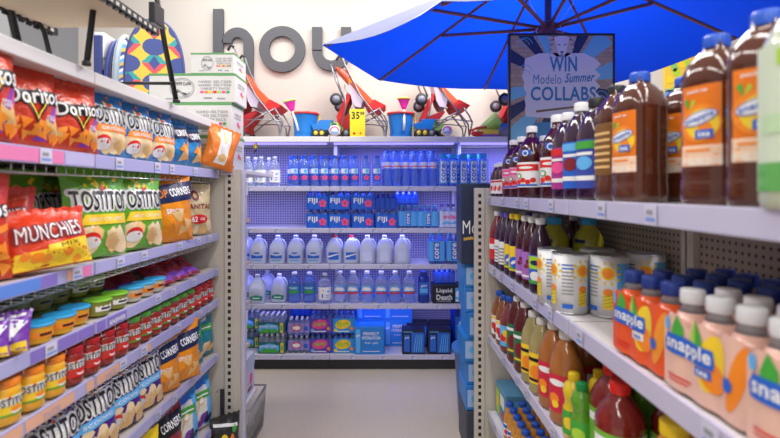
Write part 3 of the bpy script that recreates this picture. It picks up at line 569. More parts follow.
def floor_mat():
    m = M('floor_vinyl', (.6, .52, .4), .32, coat=.15, var=.05, vscale=1.3); nt = m.node_tree; n = nt.nodes; l = nt.links; p = n['Principled BSDF']
    tc = n.new('ShaderNodeTexCoord'); nz = n.new('ShaderNodeTexNoise'); nz.inputs['Scale'].default_value = 120; l.new(tc.outputs['Object'], nz.inputs['Vector'])
    src = p.inputs['Base Color'].links[0].from_socket; mx = n.new('ShaderNodeMix'); mx.data_type = 'RGBA'; mx.blend_type = 'MULTIPLY'; mx.inputs[0].default_value = .5
    cr = n.new('ShaderNodeValToRGB'); cr.color_ramp.elements[0].position = .36; cr.color_ramp.elements[0].color = (.5, .48, .45, 1); cr.color_ramp.elements[1].position = .46; cr.color_ramp.elements[1].color = (1, 1, 1, 1)
    l.new(nz.outputs['Fac'], cr.inputs[0]); l.new(src, mx.inputs[6]); l.new(cr.outputs[0], mx.inputs[7]); l.new(mx.outputs[2], p.inputs['Base Color']); return m
struct(MB().box(-5, 5, -2, 8, -.05, 0).build('floor', floor_mat()))
struct(MB().box(-3.3, 4.5, 5.0, 5.12, 0, 5).build('wall_back', WALL))
struct(MB().box(-5, -3.2, 6.2, 6.3, 0, 5).build('wall_rear_passage', WALLG))

# letters on the back wall
LG = M('letter_grey', (.085, .09, .105), .5)
def wall_letter(ch, mb_poly, label):
    mb = MB()
    for p in mb_poly: mb.plate(p, 4.955, 4.998) if len(p) < 40 else None
    return mb
def arcband(cx, cz, R, t, a0, a1, n=28):      # ring sector as quads with thickness
    mb = MB(); k = []
    for i in range(n + 1):
        a = a0 + (a1 - a0) * i / n
        for q in (R, R - t):
            for y in (4.955, 4.998): k.append((cx + q * math.cos(a), y, cz + q * math.sin(a)))
    fs = []
    for i in range(n):
        o = 4 * i
        fs += [[o, o + 4, o + 6, o + 2], [o + 1, o + 3, o + 7, o + 5], [o, o + 1, o + 5, o + 4], [o + 2, o + 6, o + 7, o + 3]]
    fs += [[0, 2, 3, 1], [4 * n, 4 * n + 1, 4 * n + 3, 4 * n + 2]]
    return mb.add(k, fs, 0)
YW = 4.96; lx = lambda p: X_(p, YW); lz = lambda p: Z_(p, YW); tk = 10 * YW / F
mb = MB(); mb.plate([(lx(213), lz(78)), (lx(223), lz(78)), (lx(223), lz(9)), (lx(213), lz(9))], 4.955, 4.998)
h = arcband(lx(237.5), lz(43), 15.5 * YW / F, tk * .95, 0, PI); mb.add(h.v, h.f, 0); mb.plate([(lx(243.5), lz(78)), (lx(253), lz(78)), (lx(253), lz(43)), (lx(243.5), lz(43))], 4.955, 4.998)
tag(mb.build('wall_letter', LG), 'tall grey letter h on the cream wall above the white cartons', 'letter', 'grey letters on the wall')
h = arcband(lx(282), lz(49), 23 * YW / F, tk, 0, 2 * PI, 48); tag(h.build('wall_letter', LG), 'round grey letter o in the middle of the wall lettering', 'letter', 'grey letters on the wall')
mb = MB()
for p in (312, 341): mb.plate([(lx(p), lz(50)), (lx(p + 10), lz(50)), (lx(p + 10), lz(27)), (lx(p), lz(27))], 4.955, 4.998)
h = arcband(lx(331.5), lz(51), 19.5 * YW / F, tk, PI, 2 * PI); mb.add(h.v, h.f, 0)
tag(mb.build('wall_letter', LG), 'grey letter u on the wall, partly behind the blue umbrella', 'letter', 'grey letters on the wall')

# ---------------------------------------------------------------- shelving
def price_rail(mb, x, y0, y1, z0, z1, sgn, t=.012): mb.box(min(x, x + sgn * t), max(x, x + sgn * t), y0, y1, z0, z1, 0, .003)
def side_gondola(name, label, side, y0, y1, shelves, xf, xb, strips, group, top=None):
    """shelving bay along an aisle. side -1 = left of the aisle (faces +X), +1 = right (faces -X)"""
    sg = -side; root = empty(name, ((xf + xb) / 2, (y0 + y1) / 2, 0)); tag(root, label, 'shelving', group)
    B = lambda mb, n, m, par=root: mb.build(n, m, par, world=True)
    mb = MB(); mb.box(min(xb, xb + side * .02), max(xb, xb + side * .02), y0, y1, .1, (2.1 if top else 1.66)); B(mb, 'back_panel', PEG)
    mb = MB(); mb.box(xb - .02, xb + .02, y0 - .015, y0 + .015, .1, (2.1 if top else 1.64)); mb.box(xb - .02, xb + .02, y1 - .045, y1 - .005, .1, (2.1 if top else 1.64)); B(mb, 'upright', STEEL)
    mb = MB(); mb.box(min(xf, xb) + .03, max(xf, xb) - .03, y0 + .005, y1 - .005, 0, .1); B(mb, 'kick_plate', KICK)
    if top:
        mb = MB(); mb.box(min(xf, xb), max(xf, xb), y0, y1, top - .045, top, 0, .005); B(mb, 'top_board', DECK)
    for i, (z, rh) in enumerate(shelves):
        mb = MB(); a, b = xf + side * .012, xb - side * .025; mb.box(min(a, b), max(a, b), y0 + .004, y1 - .004, z - .03, z - .002, 0); sh = B(mb, 'shelf', DECK if side > 0 else STEEL)
        sh.parent = root; base = Vector(root.location)
        def sub(mb, n, m):
            vs = [(x - base.x, y - base.y, zz - base.z) for x, y, zz in mb.v]; mb.v = vs; return mb.build(n, m, sh)
        mb = MB(); price_rail(mb, xf, y0 + .003, y1 - .003, z - rh + .004, z + .004, side); sub(mb, 'price_rail', RAIL if side < 0 else RAILB)
        xx = xf - side * .0012
        st = strips.get(i, [])
        for (q0, q1, m, txt) in st:
            mb = MB(); P = lambda u, v, e: Vector((xx - side * e, u, v)) 
            mb.skin(rect(q0, q1, z - rh + .009, z - .001), P, 0, 0, .2); ms = [m]
            if txt:
                ms += [WHITE if m is not ORAP else MAUVE]; g = text(txt, None, rh * .42, 0, 0, .03); 
                if side < 0: g2 = ([((q0 + q1) / 2 + a, z - rh / 2 + b) for a, b in g[0]], g[1])
                else: g2 = ([((q0 + q1) / 2 - a, z - rh / 2 + b) for a, b in g[0]], g[1])
                mb.skin(g2, P, .0012, 1, .2)
            sub(mb, 'promo_strip', ms)
        n = 5 if y0 > .9 else 3
        for k in range(n):
            yy = y0 + (k + .6 + .25 * math.sin(i * 3 + k * 2)) * (y1 - y0) / n
            if any(q0 < yy < q1 and t for q0, q1, m, t in st): continue
            mb = MB(); P = lambda u, v, e: Vector((xx - side * e, yy - side * u, v))
            mb.skin(rect(-.025, .025, z - rh + .006, z + .002), P, .002, 0); mb.skin(rect(-.02, .02, z - rh * .72, z - rh * .56), P, .003, 1); mb.skin(rect(-.016, .01, z - rh * .42, z - rh * .22), P, .003, 2)
            sub(mb, 'price_tag', [TAGW, TAGB, GREY])
        if side < 0:     # wire rack lip hanging under the rail
            mb = MB(); zb = z - rh - .022
            mb.tube([(xf - .02, y0 + .01, zb), (xf - .02, y1 - .01, zb)], .0022, 6); k = y0 + .02
            while k < y1 - .01:
                mb.tube([(xf - .02, k, zb), (xf - .02, k, z - rh + .01)], .0018, 5); mb.tube([(xf - .02, k, zb), (xf - .36, k, zb)], .0018, 4); k += .045
            sub(mb, 'wire_rack', WIRE)
    return root
LS = [(1.82, .05), (1.437, .045), (1.225, .045), (1.035, .045), (.704, .045), (.30, .045)]
XL, XLB = -1.037, -1.455
near = {0: [(1.22, 1.5, PINKP, None), (1.505, 1.655, LILACP, None)], 1: [(1.22, 1.40, BLUEP, None), (1.40, 1.47, PURPP, None), (1.515, 1.56, ORAP, None), (1.56, 1.64, PINKP, None)], 2: [(1.36, 1.47, PURPP, None), (1.475, 1.565, PURPP, None), (1.57, 1.655, PURPP, None)], 3: [(1.22, 1.33, ORAP, None), (1.34, 1.55, ORAP, 'TASTE'), (1.61, 1.655, ORAP, None)]}
far = {2: [(1.67, 1.72, PURPP, None), (1.73, 1.86, PURPP, 'ANSWER')], 3: [(1.67, 1.83, ORAP, 'TASTE'), (1.98, 2.05, ORAP, None)]}
side_gondola('gondola_shelf_unit', 'snack shelving bay nearest on the left, with pink and blue rail strips', -1, .44, 1.658, LS, XL, XLB, near, 'snack aisle shelving bays', 2.116)
side_gondola('gondola_shelf_unit', 'snack shelving bay farther along the left aisle, ending at the slotted upright', -1, 1.662, 2.88, LS, XL, XLB, far, 'snack aisle shelving bays', 2.116)
RS = [(1.66, .053), (1.25, .055), (.817, .05), (.35, .05)]
XR, XRB = .613, 1.03
side_gondola('gondola_shelf_unit', 'drinks shelving bay nearest on the right, holding iced tea packs', 1, .3, 1.598, RS, XR, XRB, {}, 'drinks aisle shelving bays')
side_gondola('gondola_shelf_unit', 'drinks shelving bay farther along the right, holding juice bottles and pineapple cans', 1, 1.602, 2.88, RS, XR, XRB, {}, 'drinks aisle shelving bays')
# end-of-aisle frames with slotted uprights
def end_support(x0, x1, xs, y, ztop, label):
    root = empty('gondola_end_support', ((x0 + x1) / 2, y, 0)); tag(root, label, 'shelving upright', 'slotted end frames')
    MB().box(x0, x1, y, y + .025, .0, ztop).build('end_panel', STEEL, root, world=True)
    mb = MB(); mb.box(xs - .03, xs + .03, y - .012, y, 0, ztop, 0, .003); mb.build('upright', STEEL, root, world=True)
    mb = MB(); z = .06
    while z < ztop - .04: mb.box(xs - .009, xs + .009, y - .0128, y - .0115, z, z + .022); z += .042
    mb.build('slots', DARK, root, world=True)
end_support(-1.46, -.915, -.977, 2.9, 1.83, 'cream slotted end frame at the far end of the snack shelves')
end_support(.535, 1.45, .565, 2.9, 1.715, 'cream slotted end frame at the far end of the drinks shelves')

# back wall water fixture
YB, SB = 4.45, 105.4
bx = [-1.774, -.555, .664, 1.883]
rows = [1.741, 1.344, 1.001, .624, .143]
ADDED_GLOW = M('added_violet_glow', (.35, .3, 1.), .4, emit=1.2, var=0)  # emissive violet for the strip added under the top deck
names = ['left', 'middle', 'right']
for i in range(3):
    x0, x1 = bx[i] + .002, bx[i + 1] - .002; root = empty('water_shelf_unit', ((x0 + x1) / 2, 4.7, 0))
    tag(root, ['water shelving bay against the wall, left, behind the white cartons', 'middle water shelving bay against the wall, holding kids drink packs', 'right water shelving bay against the wall, behind the navy beer display'][i], 'shelving', 'water shelving bays')
    B = lambda mb, n, m, par=root: mb.build(n, m, par, world=True)
    B(MB().box(x0, x1, 4.93, 4.95, .1, 2.16), 'back_panel', PEGW)
    mb = MB(); mb.box(x0 - .001, x0 + .03, 4.9, 4.93, .1, 2.16); B(mb, 'upright', DECK)
    B(MB().box(x0, x1, YB + .03, 4.95, 0, .09), 'kick_plate', KICK)
    mb = MB(); mb.box(x0, x1, YB, 4.95, 2.165, 2.217, 0, .004); mb.plate([(0, 0)] * 0 or [(x0 + .02, 2.165), (x0 + .05, 2.165), (x0 + .05, 2.05), (x0 + .02, 2.05)], 4.6, 4.9); top = B(mb, 'top_deck', DECK)
    for z in rows:
        d = YB if z > .2 else YB - .0
        mb = MB(); mb.box(x0, x1, d + .01, 4.93, z - .03, z - .001); sh = B(mb, 'shelf', DECK)
        base = root.location
        def sub(mb, n, m, par=sh): mb.v = [(a - base.x, b - base.y, c - base.z) for a, b, c in mb.v]; return mb.build(n, m, par)
        sub(MB().box(x0, x1, d - .004, d + .01, z - .043, z + .004, 0, .003), 'price_rail', RAILB)
        for k in range(4):
            xt = x0 + (k + .3 + .4 * rnd.random()) * 1.2 / 4; mb = MB(); P = lambda u, v, e: Vector((xt + u, d - .0045 - e, v))
            mb.skin(rect(-.03, .03, z - .04, z + .002), P, .001, 0); mb.skin(rect(-.02, .0, z - .034, z - .02), P, .002, 1); mb.skin(rect(-.02, .022, z - .014, z - .006), P, .002, 2); sub(mb, 'price_tag', [TAGW, TAGB, GREY])
    vs = MB().box(x0 + .03, x1 - .03, YB + .05, YB + .075, 2.145, 2.162); vs.v = [(a - base.x, b - base.y, c - base.z) for a, b, c in vs.v]; vs.build('added_glow_strip', ADDED_GLOW, top)  # added glowing strip behind the lip, tints the upper shelf violet
# loose yellow tag on a cable under the top deck
root = empty('cable_tag', (X_(256, 4.5), 4.5, 2.165)); tag(root, 'small yellow tag on a black cable hanging under the top shelf', 'tag')
MB().tube([(0, 0, 0), (.012, 0, -.03), (.0, .01, -.07), (-.03, .03, -.1)], .005).build('cable', BLACK, root); MB().box(-.02, .012, -.004, 0, -.055, -.01).build('tag_card', YEL, root)

# ---------------------------------------------------------------- water on the wall shelves
def row(maker, key, pxs, Y, z, labfmt, cat, group, rz=0, scale=1., jit=.0):
    for i, p in enumerate(pxs):
        put(maker, key, (X_(p, Y), Y, z + .001), rz + (rnd.random() - .5) * jit, labfmt.format(ORD[i]), cat, group, scale)
z1, z2, z3, z4, z5 = rows
row(water_bottle, 'clear', [248, 261.2, 274.8], 4.52, z1, '{} from the left of the clear white-label water bottles on the highest water shelf', 'bottle', 'clear white-label bottles', jit=.4)
row(water_bottle, 'clear', [242, 256, 269], 4.64, z1, '{} white-label clear bottle in the back row behind the clear water bottles', 'bottle', 'clear white-label bottles', jit=.4)
row(water_bottle, 'flower', [295, 305, 315, 325, 335.2, 345, 355, 366, 377], 4.52, z1, '{} from the left of the front square bottles with a pink flower', 'bottle', 'pink flower water bottles', jit=.1)
row(water_bottle, 'flower', [291.5, 301.5, 311.5, 321.5, 331.5, 342, 352], 4.63, z1, '{} pink flower bottle of the row behind the front flower bottles', 'bottle', 'pink flower water bottles', jit=.1)
row(water_bottle, 'alpine', [388, 397, 406, 415.2, 424.2, 433.4], 4.52, z1, '{} from the left of the tall slim water bottles with red-striped labels', 'bottle', 'tall slim water bottles', jit=.5)
row(water_bottle, 'alpine', [385, 394, 403, 412, 421, 430], 4.62, z1, '{} tall slim water bottle in the row behind the red-striped ones', 'bottle', 'tall slim water bottles', jit=.5)
row(water_bottle, 'core', [443, 453.2, 463.2, 473.2, 483], 4.52, z1, '{} from the left of the sideways-lettered pale blue bottles, front row', 'bottle', 'sideways-lettered water bottles')
row(water_bottle, 'core', [446, 456, 466, 476], 4.64, z1, '{} sideways-lettered pale blue bottle of the back row', 'bottle', 'sideways-lettered water bottles')
fp = [(318, z2), (340, z2), (363.5, z2), (386.6, z2), (318, z2 + .177), (340, z2 + .177), (363, z2 + .177)]
fl = ['leftmost of the lower row of blue six-packs with a pink flower', 'second from left in the lower row of pink flower six-packs', 'third from left in the lower row of pink flower six-packs', 'rightmost pink flower six-pack in the lower row, under a dark blue pack', 'leftmost of the upper row of stacked pink flower six-packs', 'middle of the upper row of stacked pink flower six-packs', 'rightmost of the upper row of stacked pink flower six-packs']
for (p, z), l in zip(fp, fl): put(drink_pack, 'fiji', (X_(p, 4.54), 4.54, z + .001), 0, l, 'pack of water', 'pink flower six-packs')
put(drink_pack, 'dark', (X_(386, 4.55), 4.55, z2 + .178), 0, 'dark blue shrink-wrapped bottle pack lying on the rightmost flower six-pack', 'pack of water')
put(drink_pack, 'dark_tall', (X_(406, 4.6), 4.6, z2 + .218), 0, 'dark blue bottle pack stacked on a pale blue lettered pack', 'pack of water')
put(drink_pack, 'core_pack', (X_(408, 4.56), 4.56, z2 + .001), 0, 'lettered pale blue bottle pack under the stacked dark blue pack', 'pack of water', 'pale blue lettered packs')
put(drink_pack, 'core_pack', (X_(428, 4.54), 4.54, z2 + .001), 0, 'lettered pale blue bottle pack beside the pink-lettered pack', 'pack of water', 'pale blue lettered packs')
put(drink_pack, 'evian', (X_(450.5, 4.53), 4.53, z2 + .001), 0, 'pale water bottle pack with pink lettering, right end of its shelf', 'pack of water')
J = 'gallon water jugs'
row(water_jug, 'wave', [259, 278, 296, 314.5], 4.55, z3, '{} from the left of the milky jugs with a blue wave label', 'jug', J)
row(water_jug, 'wave', [246], 4.68, z3, 'milky blue-label jug half hidden at the left end of the jug shelf', 'jug', J)
row(water_jug, 'red', [334.5, 351.5], 4.57, z3, '{} of the two milky jugs with red caps', 'jug', J)
row(water_jug, 'drop', [367.5, 384.5, 402], 4.55, z3, '{} from the left of the milky jugs with a pale round-mark label', 'jug', J)
for i, p in enumerate((436, 453.5)): put(drink_pack, 'core_big', (X_(p, 4.55), 4.55, z3 + .001), 0, ['tall lettered bottle pack on the jug shelf, left of two', 'tall lettered bottle pack on the jug shelf, right of two'][i], 'pack of water', 'tall lettered packs')
put(water_jug, 'leaf', (X_(257.5, 4.53), 4.53, z4 + .001), .1, 'milky jug with a green leaf label, front left of the shelf below the blue-label jugs', 'jug', J)
put(water_jug, 'leaf', (X_(279.5, 4.58), 4.58, z4 + .001), 0, 'milky green-label jug beside the green-banded spring water bottles', 'jug', J)
put(water_jug, 'leaf', (X_(246.5, 4.7), 4.7, z4 + .001), 0, 'milky green-label jug at the back left of its shelf', 'jug', J)
put(water_jug, 'leaf', (X_(267.5, 4.77), 4.77, z4 + .001), 0, 'milky green-label jug standing behind, between two green-label jugs', 'jug', J)
row(water_bottle, 'spring', [294.5, 309.5], 4.55, z4, '{} of the two large spring water bottles with a green-hill label', 'bottle', 'spring water bottles')
put(water_bottle, 'clear', (X_(324.6, 4.52), 4.52, z4 + .001), .3, 'clear bottle with a white label pulled forward beside the spring water bottles', 'bottle', None, (1.18, 1.18, .98))
row(water_bottle, 'banded', [340, 353, 367, 381.2, 395, 409], 4.54, z4, '{} from the left of the large clear bottles with red and blue bands', 'bottle', 'banded water bottles')
put(water_bottle, 'tall_blue', (X_(423.5, 4.54), 4.54, z4 + .001), 0, 'square deep blue water bottle beside the black carton', 'bottle')
SKULL = [(text('Liquid', .15, .05, -.03, .12, .05), WHITE, .003), (text('Death', .15, .05, -.03, .06, .05), WHITE, .003), (text('MOUNTAIN WATER', .13, .012, -.03, .022, .02), WHITE, .003), (rect(.075, .125, .015, .15), SKY, .002), (ell(.1, .09, .02, .03), WHITE, .003), (rect(.08, .12, .02, .04), WHITE, .003)]
def death_box(k): return carton('drink_carton', .28, .2, .175, print_('carton_black', (.015, .015, .02)), SKULL)
put(death_box, 0, (X_(446.5, 4.55), 4.58, z4 + .001), 0, 'black carton with white gothic lettering on the fourth shelf of the wall fixture', 'carton')
put(drink_pack, 'dark', (X_(444, 4.6), 4.6, z4 + .177), 0, 'dark blue bottle pack on top of the black carton', 'pack of water')
# bottom shelf
BP = 'spring water packs'
put(drink_pack, 'spring', (X_(273.5, 4.56), 4.56, z5 + .001), 0, 'lower of the front spring water packs with a yellow end strip', 'pack of water', BP)
put(drink_pack, 'spring', (X_(273, 4.57), 4.57, z5 + .188), 0, 'upper of the front spring water packs with a yellow end strip', 'pack of water', BP)
put(drink_pack, 'spring', (X_(247, 4.66), 4.72, z5 + .001), 0, 'lower spring water pack at the left end of the bottom shelf', 'pack of water', BP)
put(drink_pack, 'spring', (X_(247, 4.66), 4.72, z5 + .188), 0, 'upper spring water pack at the left end of the bottom shelf', 'pack of water', BP)
put(drink_pack, 'splash', (X_(299.5, 4.55), 4.55, z5 + .001), 0, 'lower small-bottle pack with a red and white label', 'pack of water', 'red and white label packs')
put(drink_pack, 'splash', (X_(299.5, 4.55), 4.55, z5 + .168), 0, 'upper small-bottle pack with a red and white label', 'pack of water', 'red and white label packs')
put(drink_pack, 'dark', (X_(301, 4.75), 4.76, z5 + .001), 0, 'dark bottle pack at the bottom behind the red and white label packs', 'pack of water'); put(drink_pack, 'dark', (X_(301, 4.75), 4.76, z5 + .152), 0, 'dark bottle pack in the middle of the stack behind the red and white label packs', 'pack of water'); put(drink_pack, 'dark', (X_(301, 4.75), 4.76, z5 + .303), 0, 'dark bottle pack topping the stack behind the red and white label packs', 'pack of water')
for p, k, n in ((321.5, 'kids_purple', 'violet'), (344.5, 'kids_yellow', 'blue and yellow')):
    put(drink_pack, k, (X_(p, 4.55), 4.55, z5 + .001), 0, 'lower %s kids drink pack with cartoon lettering' % n, 'pack of drinks', 'kids drink packs'); put(drink_pack, k, (X_(p, 4.55), 4.55, z5 + .194), 0, 'upper %s kids drink pack with cartoon lettering' % n, 'pack of drinks', 'kids drink packs')
def blue_box(k):
    return carton('water_carton', .285, .19, .265, print_('carton_blue', (.02, .22, .68)), [(text('PERFECT', .15, .03, .02, .2, .03), WHITE, .003), (text('HYDRATION', .17, .03, .02, .16, .03), WHITE, .003), (text('9.5+ pH', .12, .022, .02, .11, .03), WHITE, .003), (rect(-.125, -.085, .02, .24), SKY, .002), (text('pH', .035, .03, -.105, .18, .04), WHITE, .003), (rect(-.06, .1, .03, .036), WHITE, .003)])
put(blue_box, 0, (X_(369.5, 4.54), 4.55, z5 + .001), 0, 'blue water carton with white lettering at the front of the bottom shelf', 'carton', 'blue water cartons')
for p, dz, l in ((371, .001, 'blue water carton at the bottom, directly behind the front one'), (371, .268, 'blue water carton stacked at the back, upper left'), (398, .001, 'blue water carton at the back, lower right, beside the black-trimmed packs'), (398, .268, 'blue water carton stacked at the back, upper right')):
    put(blue_box, 0, (X_(p, 4.8), 4.8, z5 + dz), 0, l, 'carton', 'blue water cartons')
def black_blue_box(k):
    c = carton('water_carton', .215, .17, .235, print_('carton_midnight', (.012, .015, .04)), [(poly([(-.02, .02), (.1, .02), (.1, .21), (-.02, .21)]), BLUE, .002)] + [(poly([(.0 + .022 * i, .03), (.008 + .022 * i, .03), (.03 + .018 * i, .19), (.024 + .018 * i, .19)]), SKY, .003) for i in range(4)] + [(rect(-.09, -.035, .03, .19), BLUE, .002), (text('pH', .035, .025, -.062, .16, .03), WHITE, .003), (rect(-.095, -.01, .212, .22), SKY, .002)])
    return c
for p, Y, l in ((413, 4.54, 'black-trimmed blue wave water carton, left of the front pair'), (438.5, 4.54, 'black-trimmed blue wave water carton, right of the front pair'), (417, 4.76, 'black-trimmed blue wave carton in the back row, left'), (440, 4.76, 'black-trimmed blue wave carton in the back row, right')): put(black_blue_box, 0, (X_(p, Y), Y, z5 + .001), 0, l, 'carton', 'blue wave cartons')
put(water_bottle, 'tall_blue', (X_(458, 4.6), 4.6, z5 + .001), .4, 'large deep blue water bottle at the right end of the bottom shelf', 'bottle', None, (1.25, 1.25, 1.7))

# ---------------------------------------------------------------- toys on the top deck
ZT = 2.218; YT = 4.56; kT = YT / F
ST_G = M('stroller_tube', (.27, .27, .31), .3, .7); ST_R = M('stroller_red', (.62, .02, .02), .7, bump=.3, bscale=60); ST_O = M('stroller_orange_red', (.75, .1, .03), .7, bump=.3, bscale=60); ST_D = M('stroller_dark_red', (.42, .01, .02), .7, bump=.3, bscale=60); TYRE = M('tyre', (.03, .03, .035), .6); HUB = M('hub_grey', (.2, .21, .28), .4); LINER = M('stroller_liner', (.62, .52, .66), .8)
def stroller(k):
    root = empty('stroller'); W = .34
    q = lambda x, y: ((x / 5.475 + 316 - 355) * kT, (414 - y) / 5.475 * kT)       # side outline, metres
    def side(name, pts, r, m):
        for yy in (-W / 2, W / 2): MB().tube([(q(*p)[0], yy, q(*p)[1]) for p in pts], r).build(name, m, root)
    side('push_tube', [(105, -75), (112, -82), (128, -70), (160, 20), (245, 190), (368, 345), (374, 408)], .0085, ST_G)
    side('rear_tube', [(85, 20), (118, 120), (150, 195)], .0085, ST_G); side('brace', [(160, 385), (250, 310), (350, 258)], .007, ST_G); side('front_leg', [(345, 255), (375, 300), (390, 335), (376, 405)], .008, ST_G); side('lower_bar', [(185, 322), (290, 318), (395, 330)], .006, ST_G); side('cross_strut', [(160, 130), (165, 250), (140, 380)], .006, ST_G)
    for p in ((128, -70),): pass
    side('handle_grip', [(128, -70), (112, -84), (98, -66), (96, -55)], .013, TYRE)
    def cloth(name, pts, m, w=W * .92, t=.012):
        v = [q(*p) for p in pts]; MB().plate(v, -w / 2, w / 2).build(name, m, root)
    cloth('seat_back', [(105, 28), (172, 52), (210, 110), (312, 212), (296, 236), (235, 180), (190, 120)], ST_O); cloth('seat', [(270, 238), (320, 208), (382, 240), (350, 263), (286, 263)], ST_R)
    cloth('seat_liner', [(178, 112), (236, 182), (262, 200), (246, 252), (215, 246), (198, 215)], LINER, W * .9); cloth('canopy_roll', [(170, 172), (188, 178), (186, 205), (140, 310), (118, 330), (112, 300)], ST_R, W * .8); cloth('lower_sling', [(118, 322), (150, 300), (240, 265), (246, 275), (185, 345), (190, 378), (150, 380), (130, 355)], ST_D, W * .8)
    P = lambda u, v, e: Vector((u, -W * .46 - e, v)); a = q(150, 60); mb = MB(); mb.skin(text('SUMMER', .1, .02, a[0] + .02, a[1] - .01, .03, 0, -.75), P, .003, 0); mb.skin(ell(q(192, 105)[0], q(192, 105)[1], .025, .03), P, .003, 1); mb.build('printed_mark', [WHITE, ORA], root)
    for c, r in (((115, 212), .06), ((170, 397), .036)):
        for yy in (-W / 2 - .015, W / 2 + .015):
            x, z = q(*c); z = max(z, r); w = MB().lathe([(r * .5, -.016), (r, -.014), (r, .014), (r * .5, .016)], 24, 0, axis='y').build('wheel', TYRE, root, (x, yy, z)); MB().lathe([(.0, -.019), (r * .58, -.019), (r * .58, .019), (0, .019)], 20, 0, axis='y').build('hub', HUB, w)
    return root
for dx, l in ((-103.5, 'red folding stroller standing nearest the white cartons'), (0, 'red folding stroller standing behind the yellow price card'), (84, 'red folding stroller standing right of the second bucket, below the umbrella'), (166, 'folding stroller mostly hidden behind the tall beer sign')):
    put(stroller, 0, (X_(355 + dx, YT), YT + .12, ZT), 0, l, 'stroller', 'red strollers')
PB = M('plastic_toy_blue', (.015, .2, .62), .3, coat=.3); PR = M('plastic_toy_red', (.75, .04, .03), .3, coat=.3); PY = M('plastic_toy_yellow', (.85, .6, .03), .3, coat=.3); PG = M('plastic_toy_green', (.35, .62, .12), .3, coat=.3); PM = M('plastic_toy_pink', (.8, .03, .4), .3); PW = M('plastic_toy_white', (.8, .78, .82), .3)
def bucket(k):
    root = empty('toy_bucket'); b = .105; t = .128; h = .235
    MB().lathe([(b, 0), (b * 1.01, .01), (b * 1.05, .04), (b * 1.02, .06), (t * .97, h * .9), (t, h), (t * .95, h), (b * .95, .02), (0, .015)], 26).build('pail', PB, root)
    MB().lathe([(t * .98, h - .012), (t * 1.07, h - .01), (t * 1.07, h + .008), (t * .96, h + .01)], 26).build('rim', PR, root)
    MB().tube([(t * 1.02, 0, h - .01), (t * 1.12, -.02, h * .75), (t * 1.05, -.05, h * .45), (t * .85, -.09, h * .25)], .009).build('handle', PY, root)
    mb = MB(); P = wrapmap(b * 1.06)
    for c in (-.07, 0, .07): mb.skin(ring(c, .03, .03, .03, .008, 14, 0, PI), P, .006, 0)
    mb.build('wave_relief', PB, root); return root
put(bucket, 0, (X_(304, 4.53), 4.6, ZT), 0, 'blue toy bucket with red rim beside the left stroller', 'bucket', 'toy buckets'); put(bucket, 0, (X_(401, 4.53), 4.6, ZT), 0, 'blue toy bucket with red rim right of the yellow price card', 'bucket', 'toy buckets')
def shovel(k):
    root = empty('toy_shovel')
    MB().tube([(0, 0, 0), (.004, 0, .07), (0, 0, .2)], .012, 8).build('handle', PW, root)
    MB().lathe([(.014, .2), (.03, .23), (.055, .3), (.06, .302), (.05, .3), (.0, .235)], 16, 0, ky=.5).build('scoop', PM, root); MB().lathe([(.052, .3), (.066, .302), (.066, .315), (.05, .318)], 16, 0, ky=.5).build('edge', PY if k else PG, root); return root
put(shovel, 0, (X_(297.5, 4.46), 4.5, ZT + .06), 0, 'pink toy shovel with white handle leaning at the left bucket', 'toy shovel', None, .97, 0).rotation_euler = (-.1, -.28, .2)
put(shovel, 1, (X_(404, 4.45), 4.475, ZT + .06), 0, 'pink toy shovel with yellow edge standing at the right bucket', 'toy shovel', None, 1., -.08)
def truck(k):
    root = empty('toy_truck')
    MB().box(-.16, .15, -.07, .07, .04, .065, 0, .008).build('chassis', TYRE, root)
    MB().plate([(-.17, .13), (-.15, .075), (.0, .07), (.02, .1), (.03, .155), (.05, .16), (.05, .172), (-.09, .172), (-.1, .14)], -.08, .08).build('dump_bed', PB, root)
    MB().plate([(.0, .065), (.15, .065), (.15, .1), (.12, .112), (.1, .15), (.02, .15)], -.07, .07).build('cab', PG, root); MB().box(.04, .085, -.0725, .0725, .112, .142).build('window', print_('toy_window', (.03, .1, .12)), root)
    for x in (-.12, -.06, .11):
        for y in (-.075, .075):
            w = MB().lathe([(.02, -.02), (.04, -.018), (.04, .018), (.02, .02)], 20, 0, axis='y').build('wheel', TYRE, root, (x, y, .04)); MB().lathe([(0, -.023), (.02, -.022), (.02, .022), (0, .023)], 16, 0, axis='y').build('hub', PY, w)
    return root
put(truck, 0, (X_(328, 4.52), 4.58, ZT), 0, 'toy dump truck with blue bed and green cab beside the left bucket', 'toy truck', 'toy dump trucks', .95); put(truck, 0, (X_(431, 4.52), 4.58, ZT), 0, 'toy dump truck with blue bed and green cab beside the right bucket', 'toy truck', 'toy dump trucks')
def round_sticker(p, l): 
    mb = MB(); mb.lathe([(0, 0), (.052, 0), (.052, .006), (0, .006)], 26, 0, axis='y'); P = lambda u, v, e: Vector((u, -e, v)); mb.skin(ring(0, 0, .045, .045, .012, 26, 0, PI), P, .001, 1); mb.skin(rect(-.035, .035, -.02, -.008), P, .001, 2)
    tag(mb.build('round_tag', [print_('sticker_white', (.8, .74, .8)), PINK, SKY], None, (X_(p, 4.455), 4.455, ZT + .053)), l, 'tag', 'round white tags')
round_sticker(334.5, 'round white price tag in front of the left toy truck'); round_sticker(447, 'round white price tag in front of the right toy truck')
card = MB(); card.box(-.072, .072, -.003, .003, 0, .26); P = lambda u, v, e: Vector((u, -.003 - e, v)); card.skin(text('35', .075, .07, -.018, .2, .05), P, .0015, 1); card.skin(text('99', .04, .035, .045, .218, .04), P, .0015, 1); card.skin(ell(-.032, .03, .012), P, .0015, 2); card.skin(ell(.028, .03, .009), P, .0015, 2)
tag(card.build('price_card', [print_('card_yellow', (.88, .72, .02)), BLACK, RED], None, (X_(357.5, 4.46), 4.46, ZT)), 'bright yellow price card reading 35 on the top shelf edge', 'price card')
